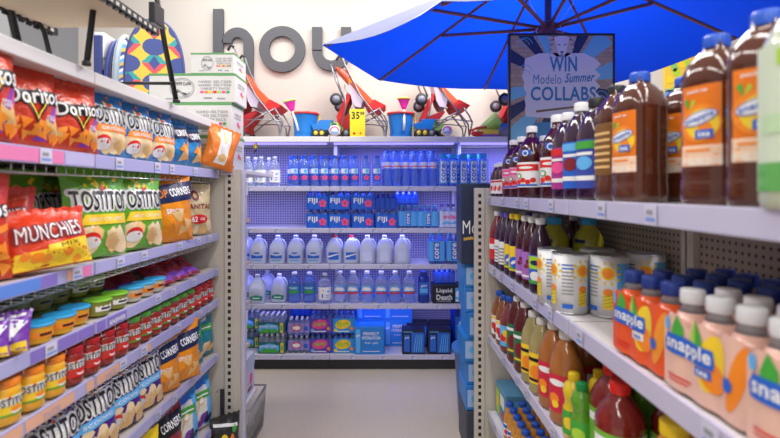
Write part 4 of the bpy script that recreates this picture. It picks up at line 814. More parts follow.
# heap of sand toys at the right
root = empty('toy_funnel', (X_(487, 4.55), 4.6, ZT)); tag(root, 'green toy cone tipped over on the sand toys, left of the beer sign', 'sand toy')
m = MB().lathe([(.03, 0), (.035, .02), (.1, .22), (.105, .225), (.095, .22), (.028, .03)], 22); 
o = m.build('cone', PG, root, (-.08, 0, .06)); o.rotation_euler = (0, 1.1, 0)
root = empty('sand_mould', (X_(477, 4.5), 4.49, ZT)); tag(root, 'red toy boat mould lying in front of the green cone', 'sand toy'); o = MB().lathe([(0, 0), (.05, .01), (.075, .05), (.07, .05), (.0, .02)], 20, 0, ky=.55).build('shell', PR, root); MB().tube([(-.07, 0, .055), (0, 0, .085), (.09, 0, .095)], .012).build('grip', PR, root)
root = empty('sand_mould', (X_(490, 4.5), 4.5, ZT)); tag(root, 'yellow toy boat mould lying in front of the green cone', 'sand toy'); MB().lathe([(0, 0), (.09, .012), (.115, .06), (.1, .065), (0, .03)], 22, 0, ky=.5).build('shell', PY, root); MB().lathe([(.0, -.0), (.1, .002), (.1, .02), (0, .02)], 20, 0, ky=.5).build('base', print_('toy_violet', (.3, .1, .35)), root)
root = empty('toy_ball_cart', (X_(504, 4.5), 4.55, ZT)); tag(root, 'small blue toy with a grey wheel beside the beer sign', 'sand toy'); MB().box(-.03, .09, -.05, .05, .06, .13, 0, .01).build('body', PB, root); MB().lathe([(0, -.02), (.05, -.018), (.05, .018), (0, .02)], 22, 0, axis='y').build('wheel', HUB, root, (-.01, -.075, .05))
# ---------------------------------------------------------------- snacks on the left shelves
def lp(px, x): return x * F / (px - CX)
def ls(maker, key, Y, x, z, label, cat, group=None, fan=0., scale=1., lean=.06, jit=0.):
    return put(maker, key, (x, Y, z + .002), LEFT - fan, label, cat, group, scale, -lean)
Z1, Z2, Z3, Z4, Z5, Z6 = [s[0] + .004 for s in LS]
G1 = 'red chip bags on the upper shelf'
for i, (Y, x, l) in enumerate(((1.225, -1.07, 'red tortilla chip bag cut by the left edge of the photo, upper shelf'), (1.43, -1.10, 'red tortilla chip bag second from the left edge, upper shelf'), (1.615, -1.085, 'red tortilla chip bag beside the blue bags, upper shelf'))):
    ls(chip_bag, 'nacho', Y, x, Z1, l, 'chip bag', G1, .22, (.92, 1, [1.08, .98, .92][i]))
for i, (Y, l) in enumerate(((1.36, 'red chip bag at the back of the upper shelf, near the left edge'), (1.58, 'red chip bag at the back of the upper shelf, behind the third red bag'))): ls(chip_bag, 'nacho', Y + .1, -1.27, Z1, l, 'chip bag', G1, .3, .9)
for i, (Y, l) in enumerate(((1.815, 'blue tortilla chip bag next to the red bags, nearest of three'), (2.02, 'middle of the three blue tortilla chip bags on the upper shelf'), (2.225, 'farthest of the three blue tortilla chip bags with orange bands'))):
    ls(chip_bag, 'original', Y, -1.10 + .006 * i, Z1, l, 'chip bag', 'blue tortilla chip bags', .2, (.98, 1, 1.0))
for i, (Y, l) in enumerate(((2.40, 'sky blue popped corn bag beside the blue tortilla bags'), (2.57, 'sky blue popped corn bag beside the white and orange bag'))): ls(chip_bag, 'corn_sea', Y, -1.10, Z1, l, 'chip bag', 'sky blue popped corn bags', .25)
ls(chip_bag, 'white_orange', 2.78, -1.02, Z1 + .006, 'crinkled orange bag with white centre leaning out at the end of the upper shelf', 'snack bag', None, .75, (.8, .8, 1.25), -.02).rotation_euler.y = .25
# second shelf
ls(chip_bag, 'flame', 1.25, -1.12, Z2, 'red and orange chip bag at the left edge, beside the red snack mix bag', 'chip bag', None, .35)
ls(chip_bag, 'mix', 1.46, -1.045, Z2 + .01, 'red and yellow snack mix bag slumped on the second shelf edge', 'snack bag', None, .42, (1.0, 1, .86), .22).rotation_euler.y = -.05
ls(chip_bag, 'mix', 1.42, -1.19, Z2, 'snack mix bag standing behind the slumped one', 'snack bag', None, .5, (.9, .9, 1.2))
for Y, x, l in ((1.77, -1.10, 'green tortilla chip bag nearest on the second shelf front'), (2.03, -1.08, 'green tortilla chip bag beside the orange popped corn bag'), (1.56, -1.27, 'green tortilla chip bag at the back, behind the snack mix'), (1.80, -1.30, 'green tortilla chip bag at the back, just behind the nearest front green one')):
    ls(chip_bag, 'lime', Y, x, Z2, l, 'chip bag', 'green tortilla chip bags', .3, (1.08, 1, 1.03 if x > -1.2 else .98))
ls(chip_bag, 'corn_spicy', 2.33, -1.08, Z2, 'orange popped corn bag with navy band on the second shelf', 'chip bag', None, .45, (1.2, 1, 1.15)); ls(chip_bag, 'corn_sea', 2.27, -1.25, Z2, 'blue popped corn bag peeking from behind the orange one', 'chip bag', None, .4, (1, 1, 1.2)); ls(chip_bag, 'corn_white', 2.5, -1.17, Z2, 'orange popped corn bag half behind the navy-banded one, second shelf', 'chip bag', None, .4, (.95, 1, .7))
ls(chip_bag, 'cantina', 2.70, -1.12, Z2, 'cream tortilla chip bag with a red oval at the end of the second shelf', 'chip bag', None, .6, (1, 1, 1.05))
# third shelf: dip cups, pouches
cups = [('cheese', [(1.34, -1.085), (1.44, -1.08), (1.54, -1.08), (1.645, -1.1)], 'blue-lidded yellow cheese dip cup', 'cheese dip cups'), ('bean', [(1.38, -1.185), (1.485, -1.185), (1.59, -1.19), (1.69, -1.2)], 'olive bean dip cup of the row behind the cheese dips', 'bean dip cups'), ('lime', [(1.76, -1.09), (1.87, -1.09)], 'green-lidded dip cup at the front, beyond the bay joint', 'green-lidded dip cups'), ('cream', [(1.99, -1.09), (2.09, -1.09), (2.19, -1.09)], 'pale dip cup with blue lid near the dark pouches', 'pale dip cups')]
for k, pos, l, g in cups:
    for i, (Y, x) in enumerate(pos): ls(dip_cup, k, Y, x, Z3, '%s, %s in its row' % (l, ORD[i]), 'dip cup', g, .3, 1., 0)
for i, (Y, x) in enumerate(((1.38, -1.185), (1.485, -1.185), (1.59, -1.19), (1.69, -1.2))): ls(dip_cup, 'bean', Y, x, Z3 + .061, 'olive bean dip cup stacked behind the cheese dips, %s in its row' % ORD[i], 'dip cup', 'bean dip cups', .3, 1., 0)
for i, Y in enumerate((1.38, 1.48, 1.58, 1.68, 1.78, 1.88)):
    for q in range(2): ls(dip_cup, 'bean', Y, -1.33, Z3 + .061 * q, 'olive bean dip cup in the rearmost row, %s column, %s' % (ORD[i], ['below', 'on top'][q]), 'dip cup', 'bean dip cups', .3, 1., 0)
for i, Y in enumerate((1.8, 1.9)): ls(dip_cup, 'bean', Y, -1.195, Z3, 'olive dip cup behind the green-lidded cups, %s' % ['nearer', 'farther'][i], 'dip cup', 'bean dip cups', .3, 1., 0); ls(dip_cup, 'lime', Y, -1.2, Z3 + .061, 'green-lidded dip cup stacked on an olive cup, %s' % ['nearer', 'farther'][i], 'dip cup', 'green-lidded dip cups', .3, 1., 0)
for i, (Y, x, f) in enumerate(((1.245, -1.075, .9), (1.30, -1.065, 1.1))): o = ls(chip_bag, 'purple_mini', Y, x, Z3 + .012, ['small violet and white snack bag at the left edge, third shelf', 'small violet and white snack bag lying by the cheese dips'][i], 'snack bag', 'violet snack bags', f, .9, .45)
for i, (Y, x) in enumerate(((1.97, -1.16), (2.13, -1.15), (2.29, -1.09), (2.43, -1.08), (2.57, -1.08))): ls(chip_bag, 'jerky', Y, x, Z3 + .006, '%s dark red jerky pouch from the dip cups, leaning back on the third shelf' % ORD[i], 'pouch', 'jerky pouches', .35, (1, 1, .98), .97)
# fourth shelf: jars
kinds = ['queso'] * 3 + ['salsa'] * 4 + ['mild'] * 7 + ['salsa'] * 3; Y = 1.32; cnt = {}
for i, k in enumerate(kinds):
    cnt[k] = cnt.get(k, 0) + 1; c = cnt[k]
    if k == 'queso': l = '%s yellow cheese dip jar with orange lid from the left edge' % ORD[c - 1]
    elif k == 'salsa': l = ('%s red-lidded salsa jar after the yellow jars' % ORD[c - 1]) if c <= 4 else ('%s red-lidded salsa jar after the green-lidded row, far end' % ORD[c - 5])
    else: l = '%s green-lidded salsa jar along the fourth shelf, counted from the near end' % ORD[c - 1]
    ls(dip_jar, k, Y, -1.083, Z4, l, 'jar', {'queso': 'yellow dip jars', 'salsa': 'red-lidded salsa jars', 'mild': 'green-lidded salsa jars'}[k], .55, (1.1, 1.1, .93), 0); Y += .092
for i, Y in enumerate((1.72, 1.82, 1.92, 2.02, 2.12)): ls(dip_jar, 'mild' if i > 1 else 'salsa', Y, -1.19, Z4, 'salsa jar in the second row back, %s from the near end' % ORD[i], 'jar', 'back row salsa jars', .55, 1., 0)
# fifth and sixth shelves
for i, (Y, l) in enumerate(((1.52, 'purple scoop chip bag nearest the camera, below the jars'), (1.73, 'second purple scoop chip bag from the near end'), (1.915, 'third purple scoop chip bag from the near end'), (2.095, 'farthest purple scoop chip bag, beside the orange popped corn bag'))): ls(chip_bag, 'scoops', Y, -1.10, Z5, l, 'chip bag', 'purple chip bags', .28, (1.0, 1, .96), .1)
ls(chip_bag, 'corn_white', 2.27, -1.10, Z5, 'orange and navy popped corn bag beside the purple bags', 'chip bag', None, .5, (.95, 1, .93)); ls(chip_bag, 'corn_white', 2.43, -1.07, Z5, 'orange and navy popped corn bag pushed forward beside the teal bags', 'chip bag', None, .6, (.95, 1, .98))
ls(chip_bag, 'salt_teal', 2.62, -1.12, Z5, 'teal sea salt chip bag beside the orange bags', 'chip bag', 'teal chip bags', .5, (.9, 1, .93)); ls(chip_bag, 'salt_teal', 2.78, -1.12, Z5, 'teal sea salt chip bag at the far end of its shelf', 'chip bag', 'teal chip bags', .5, (.9, 1, .93))
ls(chip_bag, 'yellow', 2.0, -1.1, Z6, 'yellow chip bag low down, below the purple bags', 'chip bag', None, .5, 1.25); ls(chip_bag, 'corn_red', 2.28, -1.1, Z6, 'dark red popped corn bag with black band on the low shelf', 'chip bag', None, .5, 1.06)
ls(chip_bag, 'salt_blue', 2.52, -1.11, Z6, 'white and blue sea salt bag with a spoon picture, nearer of two', 'chip bag', 'white and blue chip bags', .5, (.9, 1, 1.1)); ls(chip_bag, 'salt_blue', 2.72, -1.11, Z6, 'white and blue sea salt bag with a spoon picture, farther of two', 'chip bag', 'white and blue chip bags', .5, (.9, 1, 1.1))
MB_ = empty('hanging_clip_strip', (-1.0, 2.83, .3)); tag(MB_, 'strip rack with a black chip bag hook at the end of the low shelf', 'rack'); MB().box(-.012, .012, -.004, .004, -.1, .2).build('strip', KICK, MB_); MB().tube([(0, 0, .19), (-.02, 0, .2), (-.037, 0, .18)], .003).build('hook', WIRE, MB_)
put(chip_bag, 'dark', (-.975, 2.80, .14), LEFT - .9, 'black chip bag with vegetable picture at the foot of the slotted frame', 'chip bag', None, (.75, .7, .85))

# ---------------------------------------------------------------- top of the left shelves
BK = M('frame_black', (.03, .03, .032), .35, .6); BEIGE = M('sling_beige', (.55, .44, .32), .85, bump=.2, bscale=150)
root = empty('folding_camp_chair', (-1.12, 1.6, 2.117)); tag(root, 'beige folding sling chair with black legs standing on top of the snack shelves', 'folding chair')
def w(p): return (p[0] + 1.12, p[1] - 1.6, p[2] - 2.117)
mb = MB(); n = 10; vs = []; fs = []
for i in range(n + 1):
    y = 1.2 + .62 * i / n; zz = 2.328 - .012 * math.sin(PI * i / n)
    vs += [w((-1.315, y, zz)), w((-.915, y, zz)), w((-.915, y, zz + .012)), w((-1.315, y, zz + .012))]
for i in range(n):
    for k in range(4): fs.append([4 * i + k, 4 * i + (k + 1) % 4, 4 * i + 4 + (k + 1) % 4, 4 * i + 4 + k])
fs += [[3, 2, 1, 0], [4 * n, 4 * n + 1, 4 * n + 2, 4 * n + 3]]; mb.add(vs, fs, 0).build('sling_seat', BEIGE, root)
for x in (-1.315, -.915):
    mb = MB(); a = w((x - .008, 1.2, 2.308)); b = w((x + .008, 1.86, 2.338)); mb.box(a[0], b[0], a[1], b[1], a[2], b[2], 0, .003); k = 1.24
    while k < 1.84: p = w((x, k, 2.322)); mb.box(p[0] - .0088, p[0] + .0088, p[1], p[1] + .018, p[2] - .006, p[2] + .006, 1); mb.box(p[0] - .004, p[0] + .004, p[1], p[1] + .018, p[2] - .022, p[2] - .014, 0); k += .036
    mb.build('slotted_side_rail', [BK, STEEL], root)
for nm, pts, r in (('leg', [(-1.30, 1.68, 2.117), (-1.31, 1.62, 2.34), (-1.32, 1.54, 2.62)], .013), ('leg', [(-1.30, 1.84, 2.117), (-1.305, 1.78, 2.3), (-1.31, 1.72, 2.35)], .009), ('leg', [(-1.022, 1.59, 2.12), (-1.02, 1.63, 2.36), (-1.018, 1.68, 2.66)], .010), ('leg', [(-1.015, 2.25, 2.12), (-1.03, 2.17, 2.36), (-1.045, 2.06, 2.72)], .012)):
    o = MB().tube([w(p) for p in pts], r, 10).build(nm, BK, root); 
    if r > .009: q = w(pts[0]); MB().lathe([(r * 1.4, -.001), (r * 1.4, .012), (r, .014)], 10, 0, c=q).build('foot_cap', TYRE, o)
MB().tube([w((-1.015, 2.2, 2.2)), w((-1.30, 2.2, 2.2))], .008).build('cross_bar', BK, root)
MB().box(*[v for ab in zip(w((-.93, 1.82, 2.35)), w((-.905, 1.9, 2.43))) for v in ab], 0, .004).build('latch', BK, root)
# display boards standing on the end unit
def boogie(w_, h_, t, mat, loc, rz, label, cols, fn, nx=72, nz=170):
    def half(z): return w_ / 2 if z < h_ * .6 else w_ / 2 * max(0., 1 - ((z - h_ * .6) / (h_ * .4)) ** 2.4) ** .5
    zs = [h_ * k / 40 for k in range(36)] + [h_ * (.9 + .1 * (1 - (1 - k / 8) ** 2)) for k in range(9)]
    pts = [(half(z), z) for z in zs] + [(-half(z), z) for z in zs[-2::-1]]
    o = MB().plate(pts, -t / 2, t / 2).build('body_board', mat, None, loc, rz); tag(o, label, 'body board', 'body boards')
    vs = []; fs = []; mi = []
    for j in range(nz + 1):
        z = h_ * (.012 + .976 * j / nz); hw = half(z) - .006
        for i in range(nx + 1): vs.append((max(.0, hw) * (2 * i / nx - 1), -t / 2 - .001, z))
    for j in range(nz):
        for i in range(nx):
            q = [j * (nx + 1) + i, j * (nx + 1) + i + 1, (j + 1) * (nx + 1) + i + 1, (j + 1) * (nx + 1) + i]; c = [sum(vs[a][d] for a in q) / 4 for d in (0, 2)]; fs.append(q); mi.append(fn(*c))
    mb = MB()
    for f, m in zip(fs, mi): mb.f.append(f); mb.m.append(m); mb.s.append(False)
    mb.v = vs; mb.build('printed_pattern', cols, o)
    mb = MB(); mb.tube([(x, 0, z) for x, z in pts], t * .3, 6); mb.build('edge_band', mat, o); return o
BN = M('board_navy', (.05, .07, .25), .5); BYE = print_('board_yellow', (.8, .55, .06)); BTE = print_('board_teal', (.03, .36, .36)); BPI = print_('board_coral', (.75, .09, .11)); BNV = print_('board_navy_print', (.05, .08, .3))
def geo(x, z):
    px, pz = .165, .25; c = math.floor(x / px + .5); a = x - c * px; zz = z + (pz / 2 if c % 2 else 0); b = (zz / pz - math.floor(zz / pz)) * pz - pz / 2
    if (a / .076) ** 2 + ((b + .012) / .06) ** 2 < 1: return 0
    d = (abs(b) - pz / 2)
    if abs(a) / .036 + abs(d) / .05 < 1: return 0
    if abs(a) < .078 - .9 * max(0, .085 - abs(b)) and abs(a) / .085 + abs(d) / .085 < 1.0: return 2 if b > 0 else 1
    return 3
boogie(.37, 1.06, .05, BN, (X_(155, 3.3), 3.3, 1.84), .3, 'body board with navy, coral, teal and yellow ovals, standing behind the cartons', [BNV, BTE, BPI, BYE], geo)
boogie(.42, 1.04, .045, M('board_pale', (.4, .5, .6), .5), (-2.0, 3.6, 1.84), 1.7, 'narrow-looking body board with wavy white, navy and yellow stripes', [WHITE, BNV, BYE, SKY], lambda x, z: int((z / .026 + 1.3 * math.sin(x * 17) + .8 * math.sin(z * 9)) % 4) if int((z / .026) % 4) != 9 else 0)
boogie(.42, 1.0, .045, BN, (-2.06, 3.6, 1.84), 1.7, 'body board with orange splashes, edge-on left of the wavy one', [BNV, BPI, ORA, BYE], lambda x, z: int(2.2 + 1.6 * math.sin(x * 21 + 3 * math.sin(z * 15)) * math.sin(z * 27 + x * 9)) % 4)
lay = [(rect(-.16, .16, .75, .95), WHITE, .001), (ring(-.05, .45, .1, .12, .02, 20), WHITE, .0015), (poly([(-.15, .55), (.12, .68), (.12, .71), (-.15, .58)]), RED, .0016), (poly([(-.12, .3), (.14, .36), (.14, .39), (-.12, .33)]), SKY, .0016), (rect(-.03, .1, .2, .215), WHITE, .0016)]
o = MB().box(-.17, .17, -.03, .03, 0, 1.0, 0, .01).build('boxed_float', BN, None, (-2.14, 3.6, 1.84), 1.66); tag(o, 'navy packaged float with a white top, left of the body boards', 'boxed float')
mm = [WHITE, RED, SKY]; mb = MB()
for g, m, e in lay: mb.skin(g, lambda u, v, e_: Vector((u, -.03 - e_, v)), e, mm.index(m), .2)
mb.build('printed_pattern', mm, o); MB().box(-.16, .16, -.04, .04, .83, 1.03, 0, .02).build('plastic_wrap', M('wrap_white', (.75, .74, .76), .4), o)
# end-of-aisle unit, left
root = empty('end_cap_unit', (-1.43, 3.2, 0)); tag(root, 'white end-of-aisle shelving behind the snack shelves, under the white cartons', 'shelving')
Bw = lambda mb, n, m: mb.build(n, m, root, world=True)
Bw(MB().box(-2.15, -.95, 2.93, 2.95, .0, 1.8), 'back_panel', DECK); Bw(MB().box(-2.34, -2.3, 2.94, 3.88, .0, 1.81), 'side_panel', DECK); Bw(MB().box(-2.35, -.955, 2.93, 3.9, 1.81, 1.838, 0, .004), 'top_board', DECK)
mb = MB(); mb.box(-.935, -.895, 2.93, 2.965, 0, 1.81, 0, .004); Bw(mb, 'corner_post', M('post_lilac', (.55, .53, .66), .35))
for z in (.30, .62, .92, 1.2, 1.5): Bw(MB().box(-1.93, -.99 + .06 * (z < .4), 2.955, 3.34, z - .025, z, 0, .003), 'shelf', DECK)
for z in (.62, .92, 1.2, 1.5): Bw(MB().box(-.99, -.984, 2.97, 3.34, z - .022, z + .004), 'price_rail', print_('strip_cream', (.7, .52, .36) if z in (.62, 1.2) else (.5, .46, .7)))
CARTS = [print_('cart_lilac', (.58, .54, .76)), print_('cart_white', (.72, .7, .76)), print_('cart_pale', (.62, .6, .72))]
k = 0
for z, hh in ((.302, .29), (.622, .26), (.922, .24), (1.202, .26), (1.502, .28)):
    for q, Y in enumerate((3.06, 3.24)):
        k += 1
        def snack_carton(kk):
            a = [(rect(-.09, .09, hh * .6, hh * .9), [LILAC, WHITE, print_('print_mist', (.5, .6, .75))][kk % 3], .002), (ell(.0, hh * .35, .03, .04), [RED, TEAL, PINK][kk % 3], .002), (rect(-.08, .02, .03, .05), [BLUE, GRN, MAROON][kk % 3], .002)]
            return carton('snack_carton', .3, .17, hh - .03, CARTS[kk % 3], [], a)
        put(snack_carton, k, (-1.148 - .008 * (k % 2) + .05 * (z < .4), Y, z), 0, 'pale snack carton, %s of two on the %s shelf up, left end unit' % (['nearer', 'farther'][q], ORD[[.302, .622, .922, 1.202, 1.502].index(z)]), 'carton', 'cartons on the end unit')
WB = M('bin_wire', (.34, .33, .32), .4, .5); root = empty('wire_dump_bin', (-1.02, 3.18, 0)); tag(root, 'grey wire bin on the floor at the left end of the aisle', 'bin')
mb = MB()
for i in range(12): mb.tube([(-.885 + 1.0 - .0, -.2 + .4 * i / 11, 0), (-.86 + 1.0, -.2 + .4 * i / 11, .3)], .004, 5)
for z in (.02, .1, .2, .3): mb.tube([(-.885 + 1. + .025 * z / .3, -.2, z), (-.885 + 1. + .025 * z / .3, .2, z)], .004, 5)
mb.build('side_grid', WB, root); mb = MB()
for i in range(3): mb.tube([(-.0 + .057 * i, -.2, 0), (-.0 + .057 * i, -.2, .3)], .004, 5)
mb.box(-.01, .115, -.2, .2, .002, .01); mb.build('basket', WB, root); MB().tube([(0, -.2, .3), (.14, -.2, .3), (.14, .2, .3), (0, .2, .3)], .006, 6).build('rim', WB, root)
# white cartons on the end unit
CL = print_('carton_white', (.68, .67, .66)); CG = print_('carton_green_edge', (.12, .34, .12))
def seltzer(k):
    a = [(ring(-.06, .085, .075, .062, .004, 40), GREY, .002), (ring(-.06, .085, .064, .052, .002, 40), GREY, .002), (text('WHITE CLAW', .11, .02, -.06, .112, .04), BLACK, .003)]
    a += [(poly([(-.11 + .012 * i, .05 + .018 * math.sin(i * .8)) for i in range(9)] + [(-.11 + .012 * i, .062 + .018 * math.sin(i * .8)) for i in range(8, -1, -1)]), GREY, .003)]
    a += [(text('HARD SELTZER', .2, .014, .14, .125, .02), GREY, .002), (text('HARD SELTZER', .2, .014, .14, .104, .02), GREY, .002), (text('VARIETY PACK', .18, .014, .14, .083, .02), GREY, .002)] + [(ell(.06 + .026 * i, .062, .012, .008), [PINK, ORA, YEL, RED, LIME, PINK, GRN][i], .002) for i in range(7)] + [(rect(.07, .12, .02, .03), GREY, .002), (rect(-.16, -.1, .018, .024), GREY, .002), (rect(.15, .2, .018, .026), GREY, .002)]
    s = [(rect(-.07, .06, .1, .104), GREY, .002), (text('WHITE CLAW', .13, .016, 0, .12, .03), GREY, .002), (ell(0, .07, .02, .014), PINK, .002), (ell(.03, .06, .014, .01), ORA, .002)]
    return carton('drink_carton', .52, .24, .175, CL, a, s, CG)
zz = 1.839
for x, h_, sx, l in ((-1.235, .206, 1, 'white drink carton at the bottom of the stack, behind the end frame'), (-1.24, .206, 1, 'white drink carton second from the bottom of the stack'), (-1.228, .181, 1.04, 'white drink carton third from the bottom, in front of the oval board'), (-1.10, .128, .52, 'small white drink carton on top of the stack below the letter h')):
    put(seltzer, 0, (x, 3.06, zz), .02 * (sx - 1), l, 'carton', 'white drink cartons', (sx, 1, h_ / .176)); zz += h_ + .001
mb = MB(); mb.box(-.04, .04, -.002, 0, 0, .055); mb.skin(rect(-.04, .04, .04, .055), lambda u, v, e: Vector((u, -.002 - e, v)), .001, 1); mb.skin(rect(-.03, .03, .012, .018), lambda u, v, e: Vector((u, -.002 - e, v)), .001, 2)
tag(mb.build('shelf_sign', [TAGW, ORA, GREY], None, (X_(228, 2.89), 2.885, 1.795)), 'small white and orange shelf sign on top of the slotted frame', 'sign')
# ---------------------------------------------------------------- drinks on the right shelves
def rs(kind, Y, x, z, label, cat='bottle', group=None, fan=.35, scale=1., maker=None):
    return put(maker or big_bottle, kind, (x, Y, z + .001), RIGHT + fan, label, cat, group, scale)
R1, R2, R3, R4 = [s[0] for s in RS]
for i, (Y, x) in enumerate(((2.82, .655), (2.74, .66), (2.66, .665))): rs('kid_red', Y, x, R1, '%s small red juice bottle with white label from the far end of the top shelf' % ORD[i], group='small red juice bottles', fan=.7)
for i, Y in enumerate((2.55, 2.40)): rs('cran_pink', Y, .685, R1, ['pink-label dark juice bottle, farther of two, top shelf', 'pink-label dark juice bottle, nearer of two, top shelf'][i], group='pink-label juice bottles', fan=.8, scale=(1.08, 1.08, .93))
for i, (Y, x) in enumerate(((2.235, .685), (2.07, .745), (1.91, .69))): rs('cranberry', Y, x, R1, '%s cranberry bottle with red and white label beyond the plum-label bottle' % ['farthest', 'middle', 'nearest'][i], group='cranberry bottles', fan=.8, scale=(1.16, 1.16, 1.02))
for i, Y in enumerate((2.5, 2.36, 2.22, 1.9)): rs('cranberry', Y, .83, R1, '%s cranberry bottle of the second row, counted from the far end' % ORD[i], group='cranberry bottles', fan=.8, scale=(1, 1, .98))
rs('mag', 1.785, .685, R1, 'dark bottle with plum and red label between cranberry and blue-label bottles', fan=.4); rs('bluefruit', 1.675, .69, R1, 'white-capped dark bottle with blue fruit label, top shelf', fan=.45, scale=(1.05, 1.05, 1.05)); rs('bluegreen', 1.555, .69, R1, 'black-capped dark bottle with blue and green label, top shelf', fan=.4, scale=(1.05, 1.05, 1.03))
rs('tea_dark', 1.425, .695, R1, 'black-capped brown tea jug beside the peach tea jugs', 'jug', fan=.2, scale=(.95, .95, 1)); rs('tea_dark', 1.5, .85, R1, 'black-capped brown tea jug in the second row', 'jug', fan=.35); rs('tea_dark', 1.66, .85, R1, 'black-capped brown tea jug in the second row behind the blue and green bottle', 'jug', fan=.35)
TG = 'peach tea jugs'
rs('peach_dark', 1.295, .695, R1, 'blue-capped peach tea jug nearest the beer sign', 'jug', TG, .3); rs('peach', .985, .69, R1, 'large blue-capped peach tea jug, second nearest the camera on the top shelf', 'jug', TG, .45, (.94, .94, 1)); rs('peach', .855, .69, R1, 'large blue-capped peach tea jug beside the green and white bottle', 'jug', TG, .7, (.94, .94, 1))
rs('peach_dark', 1.13, .79, R1, 'peach tea jug set back between two front jugs', 'jug', TG, -.3); rs('peach_dark', 1.34, .85, R1, 'peach tea jug in the second row behind the farthest front jug', 'jug', TG, .3); rs('peach_dark', 1.0, .84, R1, 'peach tea jug in the second row behind the big front jugs', 'jug', TG, .3); rs('tea_dark', 1.22, .93, R1, 'black-capped brown tea jug at the back of the top shelf', 'jug', fan=.2)
rs('aloe', .735, .668, R1, 'green and white drink bottle cut by the right edge of the photo', fan=.9)
# second shelf
rs('red_mix', 2.82, .66, R2, 'red juice bottle with white cap at the far end of the second shelf', fan=.8)
for i, Y in enumerate((2.71, 2.61)): rs('dark_mix', Y, .665, R2, ['dark purple-capped bottle beside the red juice bottle', 'dark purple-capped bottle beside the yellow-label bottles'][i], group='purple-capped juice bottles', fan=.8)
for i, Y in enumerate((2.5, 2.4)): rs('yellow_mix', Y, .668, R2, ['yellow-label yellow-capped bottle, farther of two', 'yellow-label yellow-capped bottle, nearer of two'][i], group='yellow-label juice bottles', fan=.8)
for i, Y in enumerate((2.28, 2.17)): rs('purple_mix', Y, .67, R2, ['violet-label white-capped juice bottle, farther of two', 'violet-label white-capped juice bottle, nearer of two'][i], group='violet-label juice bottles', fan=.8)
rs('lime_mix', 2.06, .67, R2, 'dark bottle with lime and blue label before the pineapple juice', fan=.8)
for i, Y in enumerate((2.74, 2.62, 2.5, 2.37)): rs('red_mix' if i == 0 else 'dark_mix' if i == 1 else 'purple_mix', Y, .79, R2, 'second-row juice bottle on the second shelf, %s from the far end' % ORD[i], fan=.8)
rs('pineapple', 2.19, .775, R2, 'pineapple juice bottle with sky blue cap behind the nearest lime label', group='pineapple juice bottles', fan=.7, scale=(1, 1, .97)); rs('pineapple', 2.15, .92, R2, 'pineapple juice bottle with sky blue cap behind the cans', group='pineapple juice bottles', fan=.5, scale=(1, 1, .97)); rs('purple_mix', 2.35, .93, R2, 'dark juice bottle between the two pineapple juice bottles', fan=.3)
for Y, x, l in ((1.875, .665, 'farthest pineapple juice can, half hidden behind the next'), (1.74, .675, 'middle pineapple juice can with sun and pineapple picture'), (1.685, .795, 'nearest pineapple juice can with blue side panel'), (1.86, .83, 'pineapple juice can in the second row'), (1.72, .945, 'pineapple juice can at the back of the shelf')): rs(0, Y, x, R2, l, 'can', 'pineapple juice cans', .95 if x < .75 else .1, 1., juice_can)
for i, (Y, k, l) in enumerate(((1.2, 'snap_orange', 'orange iced tea six-pack beside the pineapple cans'), (.955, 'snap_pink', 'pale pink iced tea pack in the middle of the near shelf front'), (.71, 'snap_pink', 'pale pink iced tea pack at the right edge of the photo'))): rs(k, Y, .715, R2, l, 'pack of iced tea', 'iced tea packs', .04, (1, 1, .86), drink_pack)
for i, (Y, l) in enumerate(((1.22, 'orange iced tea pack in the second row, farthest'), (.97, 'orange iced tea pack in the second row, middle'), (.72, 'orange iced tea pack in the second row, nearest'))): rs('snap_orange', Y, .895, R2, l, 'pack of iced tea', 'iced tea packs', 0, (1, 1, .86), drink_pack)
# third shelf
for i, (Y, k) in enumerate(((2.81, 'cider_brown'), (2.7, 'cider_brown'), (2.565, 'cider_blue'))): rs(k, Y, .672, R3, ['brown cider bottle with blue cap at the far end of the third shelf', 'brown cider bottle with blue cap, second from the far end', 'red fruit drink bottle with blue cap and sky blue label'][i], group='blue-capped bottles', fan=.8)
for i, Y in enumerate((2.42, 2.29)): rs('berry_green', Y, .672, R3, ['dark red berry bottle with green label, farther of two', 'dark red berry bottle with green label, nearer of two'][i], group='green-label berry bottles', fan=.7)
for i, Y in enumerate((2.16, 2.04)): rs('pale_yellow', Y, .672, R3, ['pale juice bottle with yellow label, farther of two', 'pale juice bottle with yellow label, nearer of two'][i], group='yellow-label pale juice bottles', fan=.7)
for i, Y in enumerate((1.915, 1.785)): rs('apple_red', Y, .68, R3, ['apple juice bottle with red label, farther of two', 'apple juice bottle with red label, nearer of two'][i], group='red-label apple juice bottles', fan=.75)
for i, Y in enumerate((2.5, 2.36, 2.2, 2.06, 1.9)): rs('berry_green' if i % 2 else 'apple_red', Y, .8, R3, 'second-row juice bottle on the third shelf, %s from the far end' % ORD[i], fan=.6)
rs('lemon', 1.665, .66, R3, 'small yellow lemon juice bottle at the front beside the apple juice', fan=.8, scale=1.05); rs('lemon', 1.69, .76, R3, 'small yellow lemon juice bottle behind the front citrus bottles', fan=.8, scale=1.05); rs('lime', 1.595, .66, R3, 'small green lime juice bottle beside the vegetable juice', fan=.8, scale=1.02)
for Y, x, l in ((1.535, .735, 'tomato red vegetable juice bottle with red cap, farthest of the front'), (1.395, .69, 'tomato red vegetable juice bottle with red cap, nearest at the front'), (1.36, .84, 'tomato red vegetable juice bottle set behind the yellow-capped one'), (1.57, .9, 'tomato red vegetable juice bottle at the back of the shelf')): rs('veg', Y, x, R3, l, 'bottle', 'vegetable juice bottles', .75, (1, 1, 1.0))
